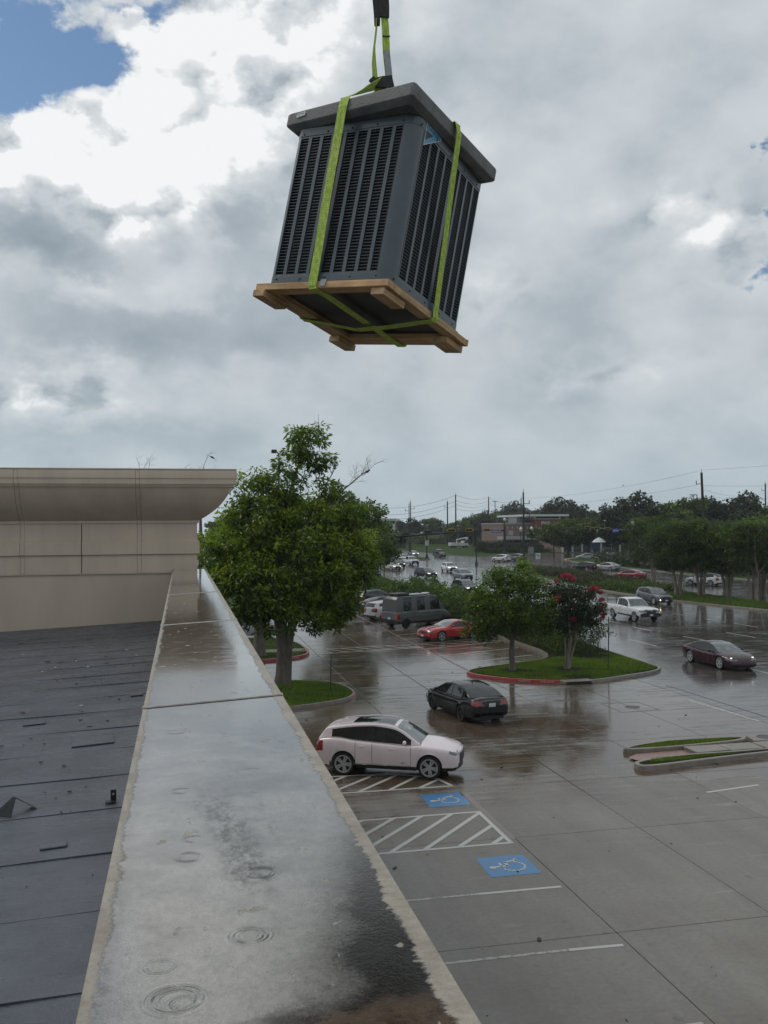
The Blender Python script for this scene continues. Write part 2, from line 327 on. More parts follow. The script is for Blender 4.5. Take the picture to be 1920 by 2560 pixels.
def mat_web(name, c1, c2, c3):
    mt, t, b = newmat(name)
    uv = t.node('ShaderNodeUVMap').outputs[0]
    ux, uy, _ = t.sep(uv)
    st = t.m('SINE', t.m('MULTIPLY', ux, 34.)); wv = t.m('SINE', t.m('MULTIPLY', uy, 420.))
    n = t.noise(t.v('MULTIPLY', uv, (3., 22., 1.)), 1., 6., .65)
    c = t.mix(t.ss(n, .3, .72), c1, c2)
    c = t.mix(t.m('MULTIPLY', t.ss(st, .55, 1.), .5), c, c3)
    t.put(b.inputs['Base Color'], c); b.inputs['Roughness'].default_value = .75
    t.put(b.inputs['Normal'], t.bump(t.m('ADD', st, t.m('MULTIPLY', wv, .5)), .35, .002)); return mt
mat_web('webbing_lime', (.25, .36, .040), (.56, .68, .13), (.38, .52, .08))
mat_web('webbing_sleeve', (.016, .016, .018), (.045, .043, .042), (.03, .03, .03))
P('tag_grey', (.32, .33, .35), .6, var=.25, vscale=40)
P('badge_blue', (.10, .30, .44), .3, var=.12, vscale=30); P('badge_ink', (.012, .07, .16), .4, var=0); P('badge_maroon', (.03, .012, .018), .4, var=0); P('badge_edge', (.45, .55, .6), .4, var=0)
P('screw', (.01, .01, .012), .4, var=0); P('sticker_white', (.45, .46, .48), .5, var=.2, vscale=50)
# cars
CARC = dict(pink=((.74, .635, .655), .25), black=((.006, .006, .007), .16), maroon=((.042, .017, .023), .22), red=((.44, .012, .014), .2), darkred=((.24, .008, .014), .22), white=((.62, .63, .64), .25),
            silver=((.34, .35, .36), .25), grey=((.10, .108, .12), .25), darkgrey=((.035, .038, .042), .25), vangrey=((.088, .094, .096), .32), navy=((.012, .016, .03), .22), tan=((.40, .36, .30), .3), bluegrey=((.16, .20, .24), .25))
for k_, (c_, r_) in CARC.items(): P('paint_'+k_, c_, r_, var=.06, vscale=2., coat=.25 if max(c_) < .1 else .7, spec=.35 if max(c_) < .1 else .5)
def mat_glass():
    mt, t, b = newmat('car_glass')
    o = t.node('ShaderNodeTexCoord').outputs['Object']
    t.put(b.inputs['Base Color'], t.ramp(t.noise(o, 3., 3.), [(.3, (.004, .005, .006)), (.7, (.02, .024, .026))]))
    b.inputs['Roughness'].default_value = .03; b.inputs['Specular IOR Level'].default_value = .6; return mt
mat_glass()
def mat_screen():
    mt, t, b = newmat('windscreen_glass')
    o = t.node('ShaderNodeTexCoord').outputs['Object']
    t.put(b.inputs['Base Color'], t.ramp(t.noise(o, 2.5, 3.), [(.3, (.015, .02, .02)), (.7, (.10, .125, .125))]))
    b.inputs['Roughness'].default_value = .04; b.inputs['Specular IOR Level'].default_value = .9; b.inputs['Coat Weight'].default_value = .6; return mt
mat_screen()
P('trim_black', (.008, .008, .009), .45, var=0); P('rubber', (.010, .010, .011), .6, var=.2, vscale=20); P('rim_alloy', (.40, .41, .42), .3, metal=.2, var=0); P('rim_dark', (.03, .03, .032), .35, metal=.5, var=0)
P('chrome', (.6, .6, .62), .12, metal=1., var=0); P('headlight', (.13, .14, .15), .08, var=0, coat=1.); P('headlight_on', (.6, .6, .6), .1, var=0, emit=(1., .97, .9), es=1.2)
P('foglight_on', (.8, .7, .5), .1, var=0, emit=(1., .75, .4), es=5.); P('taillight', (.24, .004, .006), .12, var=0, coat=1.); P('plate', (.55, .56, .58), .5, var=.2, vscale=30)
P('solar_panel', (.02, .022, .03), .12, var=.1); P('canopy_white', (.55, .56, .57), .5, var=.1)
# vegetation
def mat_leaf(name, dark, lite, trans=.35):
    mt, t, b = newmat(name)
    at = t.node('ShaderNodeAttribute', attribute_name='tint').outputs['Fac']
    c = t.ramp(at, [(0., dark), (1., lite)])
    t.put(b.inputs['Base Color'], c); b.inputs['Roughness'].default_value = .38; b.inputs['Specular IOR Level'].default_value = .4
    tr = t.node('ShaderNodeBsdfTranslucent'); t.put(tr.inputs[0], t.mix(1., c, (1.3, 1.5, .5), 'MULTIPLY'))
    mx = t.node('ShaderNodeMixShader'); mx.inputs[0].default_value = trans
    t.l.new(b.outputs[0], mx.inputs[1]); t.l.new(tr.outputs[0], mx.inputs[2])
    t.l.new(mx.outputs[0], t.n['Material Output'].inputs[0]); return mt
mat_leaf('leaf_pecan', (.018, .052, .007), (.31, .40, .022)); mat_leaf('leaf_oak', (.017, .046, .008), (.22, .31, .024))
mat_leaf('leaf_crape', (.012, .025, .010), (.058, .078, .024)); mat_leaf('leaf_median', (.012, .034, .009), (.13, .185, .020))
mat_leaf('leaf_far', (.012, .025, .012), (.042, .064, .026)); mat_leaf('leaf_hedge', (.024, .052, .010), (.13, .19, .020)); mat_leaf('leaf_groundcover', (.022, .030, .012), (.075, .068, .030))
mat_leaf('grass_blade', (.050, .100, .009), (.185, .265, .020), .3); mat_leaf('petal', (.26, .012, .035), (.55, .05, .12), .3)
P('bark_grey', (.125, .108, .092), .8, var=.5, vscale=7, bump=.9, bscale=18, stretch=(1, 1, .25)); P('bark_pale', (.21, .175, .145), .7, var=.35, vscale=6, bump=.5, bscale=14, stretch=(1, 1, .25)); P('bark_dark', (.055, .048, .042), .8, var=.4, bump=.6)
P('twig_dead', (.11, .10, .095), .8, var=.2)
# street furniture, buildings
P('pole_wood', (.028, .025, .023), .8, var=.3, vscale=3); P('pole_black', (.010, .011, .012), .4, var=0); P('pole_green', (.035, .042, .038), .4, var=.15); P('pole_steel', (.20, .215, .22), .4, metal=.4, var=.1)
P('cable', (.02, .02, .022), .6, var=0); P('signal_black', (.010, .010, .010), .5, var=0); P('signal_yellow', (.45, .29, .05), .5, var=.1); P('signal_back', (.12, .12, .11), .6, var=0)
P('lens_dark', (.015, .012, .01), .2, var=0); P('lens_green', (.1, .6, .4), .3, var=0, emit=(.25, 1., .75), es=4.); P('sign_blue', (.030, .075, .32), .4, var=.1); P('sign_white', (.55, .56, .56), .5, var=.08); P('sign_back', (.23, .24, .245), .5, var=.1); P('sign_yellow', (.5, .32, .04), .5, var=0)
P('lamp_globe', (.62, .65, .66), .3, var=0)
def mat_brick(name, c1, c2, mortar):
    mt, t, b = newmat(name)
    pos = t.node('ShaderNodeNewGeometry').outputs['Position']
    x, y, z = t.sep(pos); n = t.node('ShaderNodeTexBrick'); t.put(n.inputs['Vector'], t.comb(t.m('ADD', x, y), z, 0.))
    for i, c in ((1, c1), (2, c2), (3, mortar)): n.inputs[i].default_value = (*c, 1)
    n.inputs['Scale'].default_value = 2.4; t.put(b.inputs['Base Color'], n.outputs[0]); b.inputs['Roughness'].default_value = .8; return mt
mat_brick('brick_red', (.20, .066, .045), (.155, .052, .038), (.14, .10, .09)); mat_brick('brick_pink', (.20, .125, .110), (.17, .11, .10), (.19, .15, .14))
P('stone_band', (.33, .32, .30), .6, var=.1); P('white_wall', (.50, .52, .53), .7, var=.08); P('window_dark', (.010, .012, .014), .08, var=0)
P('umbrella_blue', (.03, .09, .20), .6, var=.1)

# ================================================================== mesh builder
class MB:
    def __init__(s): s.v = []; s.f = []; s.uv = None
    def add(s, vs, fs):
        o = len(s.v); s.v += [tuple(p) for p in vs]; s.f += [tuple(i+o for i in f) for f in fs]; return s
    def box(s, c, d, rot=None):
        x, y, z = (q/2 for q in d); p = [Vector((a*x, b*y, e*z)) for e in (-1, 1) for b in (-1, 1) for a in (-1, 1)]
        if rot is not None: p = [rot @ q for q in p]
        c = Vector(c)
        return s.add([q+c for q in p], [(0, 2, 3, 1), (4, 5, 7, 6), (0, 1, 5, 4), (2, 6, 7, 3), (0, 4, 6, 2), (1, 3, 7, 5)])
    def span(s, a, b):
        return s.box([(p+q)/2 for p, q in zip(a, b)], [abs(q-p) for p, q in zip(a, b)])
    def tube(s, pts, rad, n=8, cap=True):
        pts = [Vector(p) for p in pts]; m = len(pts); rad = rad if isinstance(rad, (list, tuple)) else [rad]*m
        ring = []; ref = None
        for i, p in enumerate(pts):
            t = (pts[min(i+1, m-1)] - pts[max(i-1, 0)]).normalized()
            if ref is None: ref = t.orthogonal().normalized()
            ref = (ref - t*ref.dot(t)); ref = ref.normalized() if ref.length > 1e-6 else t.orthogonal().normalized()
            b = t.cross(ref)
            ring += [p + (ref*math.cos(2*math.pi*k/n) + b*math.sin(2*math.pi*k/n))*rad[i] for k in range(n)]
        fs = [(i*n+k, i*n+(k+1) % n, (i+1)*n+(k+1) % n, (i+1)*n+k) for i in range(m-1) for k in range(n)]
        if cap: fs += [tuple(range(n-1, -1, -1)), tuple((m-1)*n+k for k in range(n))]
        return s.add(ring, fs)
    def lathe(s, prof, c=(0, 0, 0), n=20, axis='Z'):
        vs = []
        for r, h in prof:
            for k in range(n):
                a = 2*math.pi*k/n; q = (r*math.cos(a), r*math.sin(a), h)
                if axis == 'Y': q = (q[0], q[2], q[1])
                elif axis == 'X': q = (q[2], q[0], q[1])
                vs.append((q[0]+c[0], q[1]+c[1], q[2]+c[2]))
        m = len(prof); fs = [(i*n+k, i*n+(k+1) % n, (i+1)*n+(k+1) % n, (i+1)*n+k) for i in range(m-1) for k in range(n)]
        fs += [tuple(range(n-1, -1, -1)), tuple((m-1)*n+k for k in range(n))]
        return s.add(vs, fs)
    def prism(s, poly, z0, z1):
        n = len(poly); vs = [(p[0], p[1], z0) for p in poly] + [(p[0], p[1], z1) for p in poly]
        fs = [tuple(range(n-1, -1, -1)), tuple(range(n, 2*n))] + [(k, (k+1) % n, n+(k+1) % n, n+k) for k in range(n)]
        return s.add(vs, fs)
    def hull8(s, lo, hi):          # two quads of four points joined into a solid
        return s.add(list(lo)+list(hi), [(3, 2, 1, 0), (4, 5, 6, 7)] + [(k, (k+1) % 4, 4+(k+1) % 4, 4+k) for k in range(4)])
    def sphere(s, c, r, n=12, m=8, sc=(1, 1, 1)):
        return s.add([(c[0]+sc[0]*r*math.sin(math.pi*i/m)*math.cos(2*math.pi*k/n), c[1]+sc[1]*r*math.sin(math.pi*i/m)*math.sin(2*math.pi*k/n), c[2]+sc[2]*r*math.cos(math.pi*i/m)) for i in range(m+1) for k in range(n)],
                     [(i*n+k, (i+1)*n+k, (i+1)*n+(k+1) % n, i*n+(k+1) % n) for i in range(m) for k in range(n)])
    def mesh(s, name, mt, smooth=None, bevel=0, fix=True):
        me = bpy.data.meshes.new(name); me.from_pydata(s.v, [], s.f)
        bm = bmesh.new(); bm.from_mesh(me)
        if fix: bmesh.ops.recalc_face_normals(bm, faces=bm.faces)
        if bevel: bmesh.ops.bevel(bm, geom=list(bm.edges), offset=bevel, segments=1, affect='EDGES', clamp_overlap=True)
        bm.to_mesh(me); bm.free()
        if s.uv:
            l = me.uv_layers.new(name='UVMap')
            for i, lp in enumerate(me.loops): l.data[i].uv = s.uv[lp.vertex_index]
        if mt: me.materials.append(MATS[mt])
        if smooth is not None:
            me.polygons.foreach_set('use_smooth', [True]*len(me.polygons)); me.set_sharp_from_angle(angle=R(smooth))
        return me
    def build(s, name, mt, parent=None, smooth=None, bevel=0, fix=True, loc=None):
        return link(name, s.mesh(name, mt, smooth, bevel, fix), parent, loc)
def link(name, me, parent=None, loc=None):
    o = bpy.data.objects.new(name, me); COL.objects.link(o)
    if parent is not None: o.parent = parent
    if loc is not None: o.location = loc
    return o
def empty(name, loc=(0, 0, 0), rz=0.):
    o = bpy.data.objects.new(name, None); COL.objects.link(o); o.location = loc; o.rotation_euler = (0, 0, rz); o.empty_display_size = .2; return o
def tag(o, label=None, cat=None, group=None, kind=None):
    for k, q in (('label', label), ('category', cat), ('group', group), ('kind', kind)):
        if q: o[k] = q
    return o
def struct(o, label=None, cat=None): return tag(o, label, cat, None, 'structure')
def copy_tree(o, parent=None):
    c = o.copy(); COL.objects.link(c)
    if parent is not None: c.parent = parent
    for ch in list(o.children): copy_tree(ch, c)
    return c
def text(name, body, size, mt, parent, mat4, ext=.002, align='CENTER', sx=1.):
    cu = bpy.data.curves.new(name, 'FONT'); cu.body = body; cu.size = size; cu.extrude = ext; cu.align_x = align; cu.align_y = 'CENTER'; cu.resolution_u = 3
    tmp = bpy.data.objects.new(name, cu); COL.objects.link(tmp); bpy.context.view_layer.update()
    me = bpy.data.meshes.new_from_object(tmp.evaluated_get(bpy.context.evaluated_depsgraph_get())); bpy.data.objects.remove(tmp)
    me.materials.clear(); me.materials.append(MATS[mt]); o = bpy.data.objects.new(name, me); COL.objects.link(o)
    if parent is not None: o.parent = parent
    o.matrix_local = mat4 @ Matrix.Diagonal((sx, 1, 1, 1)); return o
def frame(o, x, y):          # matrix with text x axis and text y axis
    x = Vector(x).normalized(); y = Vector(y); z = x.cross(y).normalized(); y = z.cross(x)
    m = Matrix.Identity(4)
    for i, q in enumerate((x, y, z, Vector(o))):
        for j in range(3): m[j][i] = q[j]
    return m
def pchip(xs, ys, x):
    xs = np.asarray(xs, float); ys = np.asarray(ys, float); h = np.diff(xs); d = np.diff(ys)/h; m = np.zeros(len(xs))
    for i in range(1, len(xs)-1):
        if d[i-1]*d[i] > 0:
            a, b = 2*h[i]+h[i-1], h[i]+2*h[i-1]; m[i] = (a+b)/(a/d[i-1]+b/d[i])
    m[0], m[-1] = d[0], d[-1]
    x = np.clip(np.asarray(x, float), xs[0], xs[-1]); i = np.clip(np.searchsorted(xs, x)-1, 0, len(xs)-2)
    t = (x-xs[i])/h[i]
    return (2*t**3-3*t**2+1)*ys[i] + (t**3-2*t**2+t)*h[i]*m[i] + (-2*t**3+3*t**2)*ys[i+1] + (t**3-t**2)*h[i]*m[i+1]
def chaikin(p, n=2, closed=True):
    p = [Vector(q) for q in p]
    for _ in range(n):
        o = []
        for i in range(len(p) if closed else len(p)-1):
            a, b = p[i], p[(i+1) % len(p)]; o += [a*.75+b*.25, a*.25+b*.75]
        p = o if closed else [p[0]]+o+[p[-1]]
    return p

# ================================================================== ground, lot, road
land = MB().add([(-500, -60, -.08), (900, -60, -.08), (900, 900, -.08), (-500, 900, -.08)], [(0, 1, 2, 3)]).build('ground', 'land'); struct(land)
road = MB().add([(23.315, -40, -.002), (160, -40, -.002), (160, 360, -.002), (-60, 360, -.002), (-60, 98.5, -.002), (23.315, 98.5, -.002)], [(0, 1, 2, 3, 4, 5)]).build('road', 'roadway', fix=False); struct(road, 'wet grey concrete road with several lanes beside the parking lot', 'road')
lot = MB().add([(-1, -8, -.03), (23.31, -8, -.03), (23.31, 98.5, -.03), (-1, 98.5, -.03)], [(0, 1, 2, 3)]).build('parking_lot', 'joint_sealant', fix=False); struct(lot, 'wet concrete parking lot below the building', 'parking lot')
XJ = [.5, 4.45, 8.43, 11.95, 15.75, 19.53, 23.3]; YJ = [-6, -.2, 5.6, 11.4, 17.2, 23.0, 27.65, 32.4, 37.2, 41.95, 45.6, 49.3] + [54.05 + 4.765*k for k in range(10)]
slab_me = {}
for i in range(6):
    for j in range(len(YJ)-1):
        a, b = XJ[i+1]-XJ[i], YJ[j+1]-YJ[j]; key = (round(a, 2), round(b, 2)); g_ = .018 if YJ[j] < 40 else .045
        key += (g_,)
        if key not in slab_me: slab_me[key] = MB().box((0, 0, -.04), (a-g_, b-g_, .08)).mesh('slab', 'pavement', bevel=.008)
        link('slab', slab_me[key], lot, ((XJ[i]+XJ[i+1])/2, (YJ[j]+YJ[j+1])/2, 0))

def poly_at(a, b, w_):      # flat painted bar from a to b
    a, b = Vector((*a, 0)), Vector((*b, 0)); n = (b-a).normalized(); n = Vector((-n.y, n.x, 0))*w_/2
    return [a-n, b-n, b+n, a+n]
def stripe(name, a, b, w_, mt, parent=None, z=.004):
    m_ = MB(); m_.add([(p.x, p.y, z) for p in poly_at(a, b, w_)], [(0, 1, 2, 3)]); return m_.build(name, mt, parent or lot, fix=False)
def quad(name, pts, mt, parent=None, z=.004):
    return MB().add([(p[0], p[1], z) for p in pts], [tuple(range(len(pts)))]).build(name, mt, parent or lot, fix=False)
# accessible aisle in the foreground and the one beside the pale SUV
stripe('aisle_line', (2.5, 25.3), (8.27, 25.3), .11, 'marking_white'); stripe('aisle_line', (2.5, 22.65), (8.27, 22.65), .11, 'marking_white')
stripe('aisle_line', (8.2, 25.25), (8.2, 22.7), .12, 'marking_white', z=.0085)
for xa_, xb_, yb_ in ((1.7, 4.0, 25.3), (2.5, 4.85, 25.3), (3.4, 5.75, 25.3), (4.2, 6.55, 25.3), (5.07, 7.42, 25.3), (5.95, 8.2, 25.2), (6.85, 8.17, 24.05), (7.74, 8.17, 23.12)): stripe('hatch_stripe', (xa_, 22.68), (xb_, yb_), .13, 'marking_white', z=.0065)
stripe('aisle_line', (2.5, 30.0), (5.6, 29.93), .11, 'marking_white'); stripe('aisle_line', (5.55, 29.93), (6.9, 29.68), .11, 'marking_white', z=.0085); stripe('aisle_line', (6.85, 29.7), (7.98, 29.03), .11, 'marking_white', z=.0065); stripe('aisle_line', (2.5, 28.05), (8.26, 28.0), .11, 'marking_white'); stripe('aisle_line', (7.96, 29.06), (8.22, 28.0), .12, 'marking_white', z=.0085)
for a_, b_ in (((2.4, 28.05), (4.2, 29.97)), ((3.35, 28.05), (5.2, 29.93)), ((4.3, 28.05), (6.12, 29.82)), ((5.28, 28.05), (6.86, 29.68)), ((6.25, 28.05), (7.45, 29.34)), ((7.19, 28.02), (8.0, 28.82))): stripe('hatch_stripe', a_, b_, .13, 'marking_white', z=.0055)
stripe('parking_line', (2.5, 19.67), (6.4, 19.67), .09, 'marking_white_worn'); stripe('parking_line', (6.4, 19.67), (8.3, 19.65), .10, 'marking_white')
stripe('parking_line', (2.5, 16.72), (7.2, 16.70), .09, 'marking_white_worn'); stripe('parking_line', (7.2, 16.70), (8.3, 16.66), .10, 'marking_white'); stripe('parking_line', (2.5, 13.75), (8.25, 13.76), .10, 'marking_white_worn')
stripe('kerb_stain', (8.36, 22.9), (8.36, 27.6), .17, 'marking_red_worn', z=.003)
def wheelchair(cx, cy):
    quad('symbol_field', [(cx-.63, cy-.63), (cx+.61, cy-.63), (cx+.61, cy+.63), (cx-.61, cy+.63)], 'marking_blue')
    T = lambda a, b: (cx - b, cy + a)                      # symbol stands head towards the building
    m_ = MB()
    def st(p, q, w_):
        pts = poly_at(T(*p), T(*q), w_); m_.add([(v.x, v.y, .0085) for v in pts], [(0, 1, 2, 3)])
    c = T(-.06, .40); m_.add([(c[0]+.085*math.cos(k*.6283), c[1]+.085*math.sin(k*.6283), .0087) for k in range(10)], [tuple(range(10))])
    st((-.05, .33), (-.02, .0), .085); st((-.04, .17), (.20, .15), .06); st((-.03, .02), (.22, .0), .075); st((.20, .02), (.30, -.32), .075); st((.28, -.32), (.40, -.28), .06)
    for k in range(11):
        a0, a1 = R(112+k*21), R(112+k*21+17)
        st((-.07+.29*math.cos(a0), -.10+.29*math.sin(a0)), (-.07+.29*math.cos(a1), -.10+.29*math.sin(a1)), .06)
    m_.build('wheelchair_symbol', 'marking_white', lot, fix=False)
wheelchair(7.58, 21.15); wheelchair(7.61, 26.64)
# angled stalls along the bed
DA = Vector((math.cos(R(21.5)), math.sin(R(21.5))))
for y0, ln in ((52.8, 6.2), (56.2, 6.7), (59.6, 6.6), (62.2, 6.6), (65.0, 6.5), (67.8, 6.5), (70.6, 6.5), (73.4, 6.5), (76.2, 6.4), (79.0, 6.3), (81.8, 6.2), (84.6, 6.2), (87.4, 6.1), (90.2, 6.)):
    a = Vector((15.7, y0)); stripe('parking_line', a, a+DA*ln, .10, 'marking_white')
for k in range(4):
    a = Vector((15.9+1.45*k, 62.2+.57*k)); stripe('hatch_stripe', a, a+Vector((2.0, -1.75)), .10, 'marking_white', z=.006)
stripe('crossing_line', (7.9, 61.1), (15.5, 62.2), .10, 'marking_white'); stripe('crossing_line', (8.2, 59.0), (15.6, 60.4), .10, 'marking_white')
for k in range(7): stripe('hatch_stripe', (8.3+1.05*k, 61.1+.16*k), (9.5+1.05*k, 59.3+.17*k), .10, 'marking_white', z=.006)
stripe('stall_edge', (15.65, 49.5), (15.65, 90), .12, 'marking_red_worn', z=.003)
# lane dashes on the road
for (x_, y_, x2, y2) in ((35.6, 61.4, 35.9, 58.4), (40, 62.9, 40.1, 59.4), (44, 77.6, 43.95, 73.8), (44, 72.3, 44, 69.2), (44.2, 68.3, 44.3, 65.2), (31, 60.6, 31, 56.9), (35.4, 74.2, 35.4, 70.9), (31.1, 47.2, 31.15, 44), (35.1, 68.3, 35.1, 65.2),
                     (31, 74, 31, 70.5), (31, 87, 31, 83), (35.4, 88, 35.4, 84), (39.8, 88, 39.7, 84), (44, 92, 44, 88), (31.5, 104, 31.6, 100), (36, 104, 36.1, 100), (40.5, 106, 40.6, 102), (45, 108, 45.1, 104), (35.5, 50, 35.6, 46), (40, 50, 40.1, 46), (33, 122, 33.2, 117), (38, 124, 38.2, 119), (43, 126, 43.2, 121), (48, 128, 48.3, 123)):
    stripe('lane_dash', (x_, y_), (x2, y2), .14, 'marking_road', road, z=.004)
stripe('lane_line', (22.85, 39.), (23.2, 34.2), .22, 'marking_white_worn', lot, z=.005); stripe('joint_line', (23.9, 43), (24.2, 20), .05, 'joint_sealant', road, z=.004); stripe('lane_line', (15.5, 25.5), (17.5, 25.85), .10, 'marking_white')
for y_ in (168, 172): stripe('stop_line', (34, y_), (56, y_+1), .35, 'marking_road', road, z=.004)
mh = MB().lathe([(.33, 0), (.33, .006), (.27, .006), (.27, .003), (0.02, .003)], (19.6, 38.2, 0), 24); o = mh.build('manhole_cover', 'joint_sealant', lot)
for a, b in (((18.6, 39.25), (20.4, 39.15)), ((20.4, 39.15), (20.45, 37.35)), ((20.45, 37.35), (18.6, 37.2)), ((18.6, 37.2), (18.6, 39.25))): stripe('patch_joint', a, b, .035, 'joint_sealant')

# ------------------------------------------------------------------ islands and verges
def inset(p, d):
    n = len(p); o = []
    for i in range(n):
        a, b, c = p[i-1], p[i], p[(i+1) % n]; t = ((c-a).normalized()); o.append(b + Vector((-t.y, t.x))*d)
    return o
def area2(p): return sum(p[i].x*p[(i+1) % len(p)].y - p[(i+1) % len(p)].x*p[i].y for i in range(len(p)))
def inside(pts, poly):
    x, y = pts[:, 0], pts[:, 1]; r = np.zeros(len(pts), bool); n = len(poly)
    for i in range(n):
        a, b = poly[i], poly[(i+1) % n]
        c = ((a[1] > y) != (b[1] > y)) & (x < (b[0]-a[0])*(y-a[1])/((b[1]-a[1]) if abs(b[1]-a[1]) > 1e-9 else 1e-9)+a[0]); r ^= c
    return r
def fast_mesh(name, co, nper, mt, tint=None):
    n = len(co)//nper; me = bpy.data.meshes.new(name)
    me.vertices.add(len(co)); me.vertices.foreach_set('co', co.astype(np.float32).ravel())
    me.loops.add(len(co)); me.loops.foreach_set('vertex_index', np.arange(len(co), dtype=np.int32))
    me.polygons.add(n); me.polygons.foreach_set('loop_start', np.arange(0, len(co), nper, dtype=np.int32))
    me.update(calc_edges=True)
    if tint is not None:
        at = me.attributes.new('tint', 'FLOAT', 'POINT'); at.data.foreach_set('value', np.repeat(tint, nper).astype(np.float32))
    me.materials.append(MATS[mt]); return me
def grass(poly, n, h=(.05, .11), wid=.012, z=.13, mt='grass_blade', label=None, holes=()):
    P_ = np.array([(p[0], p[1]) for p in poly]); lo, hi = P_.min(0), P_.max(0)
    q = RNG.random((int(n*1.9), 2))*(hi-lo)+lo; q = q[inside(q, P_)][:n]
    for hx, hy, hr in holes: dd_ = np.hypot(q[:, 0]-hx, (q[:, 1]-hy)); q = q[(dd_ > hr*.7) & (RNG.random(len(q)) < np.clip((dd_-hr*.7)/(hr*.8), .03, 1))]
    thin = np.sin(q[:, 0]*.9+1.3*np.sin(q[:, 1]*.7))*np.sin(q[:, 1]*1.1+.8*q[:, 0]); q = q[RNG.random(len(q)) < 1-.45*np.clip(thin, 0, 1)]; k = len(q)
    a = RNG.random(k)*6.283; hh = RNG.uniform(*h, k); ln = RNG.normal(0, .45, (k, 2))*hh[:, None]; wv = np.c_[np.cos(a), np.sin(a)]*wid
    co = np.zeros((k, 3, 3)); co[:, 0, :2] = q-wv; co[:, 1, :2] = q+wv; co[:, 2, :2] = q+ln; co[:, :, 2] = z; co[:, 2, 2] += hh
    patch = .5+.35*np.sin(q[:, 0]*1.7+np.sin(q[:, 1]*1.3)*2)*np.sin(q[:, 1]*2.1+q[:, 0]*.6)
    o = link('grass', fast_mesh('grass', co.reshape(-1, 3), 3, mt, np.clip(patch*.6+RNG.random(k)*.5-.05, 0, 1)))
    return tag(o, label, 'grass' if label else None, None, 'stuff')
def island(name, pts, kerbs=('kerb_concrete',), h=.15, kw=.16, turf='soil', smooth=2, gn=0, gl=None, red=None, gh=(.05, .11), gw=.012, dome=.04):
    p = chaikin([Vector(q) for q in pts], smooth)
    if area2(p) < 0: p.reverse()
    inn = inset(p, kw); n = len(p)
    root = MB().add([(q.x, q.y, h-.03) for q in inn], [tuple(range(n))]).build(name, turf, fix=False); struct(root)
    def ring(sel, mt, nm, up_=0.):
        m_ = MB()
        for i in sel:
            j = (i+1) % n; a, b, c, d = p[i], p[j], inn[j], inn[i]; a2 = a*.86+d*.14; b2 = b*.86+c*.14; z = h+up_
            m_.add([(a.x, a.y, -.02), (b.x, b.y, -.02), (b2.x, b2.y, z-.025), (a2.x, a2.y, z-.025), (b2.x*.9+c.x*.1, b2.y*.9+c.y*.1, z), (a2.x*.9+d.x*.1, a2.y*.9+d.y*.1, z), (c.x, c.y, z), (d.x, d.y, z), (c.x, c.y, z-.08), (d.x, d.y, z-.08)],
                   [(0, 1, 2, 3), (3, 2, 4, 5), (5, 4, 6, 7), (7, 6, 8, 9)])
        return m_.build(nm, mt, root, fix=False)
    rs = [i for i in range(n) if red and red((p[i]+p[(i+1) % n])/2)]
    ot = [i for i in range(n) if i not in rs]
    if ot: ring(ot, kerbs[0], 'kerb')
    if rs: ring(rs, kerbs[1], 'kerb', .001)
    if gn: grass([(q.x, q.y) for q in inset(p, kw+.02)], gn, gh, gw, h-.03, label=gl)
    return root, p
isA, pA = island('traffic_island', [(15.0, 48.6), (15.9, 46.9), (17.2, 45.6), (18.8, 44.85), (20.3, 44.5), (21.8, 44.9), (23.3, 45.6), (25.2, 46.4), (26.3, 47.5), (26.4, 49.5), (26.6, 55), (27.2, 62), (27.8, 72), (28.6, 84), (29.2, 95), (29.0, 99), (22.6, 97), (22.5, 85), (22.5, 62), (22.4, 53.1), (18.4, 51.2), (15.8, 50)],
                   ('kerb_concrete', 'kerb_red'), red=lambda q: q.x < 19.0 and q.y < 49.0, smooth=2)
grass([(15.3, 48.8), (17.4, 45.8), (20.3, 44.8), (23.2, 45.9), (26.0, 47.6), (26.2, 50), (26.2, 54), (24, 53.5), (22, 52.8), (18.5, 51)], 30000, (.05, .12), .013, .12, label='short green grass on the island under the two small trees', holes=((17.9, 48.7, .75), (21.0, 48.4, .8), (20.4, 45.6, .8), (18.5, 48.3, .4), (24.5, 52.8, 1.2)))
inl = MB().span((19.0, 44.33, .0), (20.6, 44.95, .165)); inl_o = inl.build('storm_drain', 'kerb_concrete', bevel=.02); tag(inl_o, 'concrete kerb storm drain inlet at the end of the red kerb', 'drain')
MB().span((19.12, 44.31, .01), (20.48, 44.332, .135)).build('opening', 'dark_gap', inl_o)
isB, pB = island('traffic_island', [(2.0, 40.6), (4.8, 41.3), (6.5, 42.0), (7.6, 42.7), (8.25, 44.0), (8.2, 45.8), (7.8, 47.2), (6.9, 48.2), (5.3, 48.7), (2.0, 48.7)], ('kerb_concrete', 'kerb_faded'), red=lambda q: q.x > 7.75, gn=20000, gl='short green grass on the rounded island beside the parapet')
isC, pC = island('traffic_island', [(2.0, 55.9), (4.9, 56.4), (6.8, 57.1), (7.9, 58.4), (8.1, 60.5), (8.0, 64.2), (7.2, 67.1), (5.5, 68), (2.0, 68)], ('kerb_concrete', 'kerb_red'), red=lambda q: q.y < 61.5, turf='soil', gn=9000, gl='thin dark grass on the island with the red kerb behind the big tree', gh=(.04, .08))
MB().span((4.2, 59.8, .118), (8.0, 61.2, .124)).build('walk', 'kerb_concrete', isC)
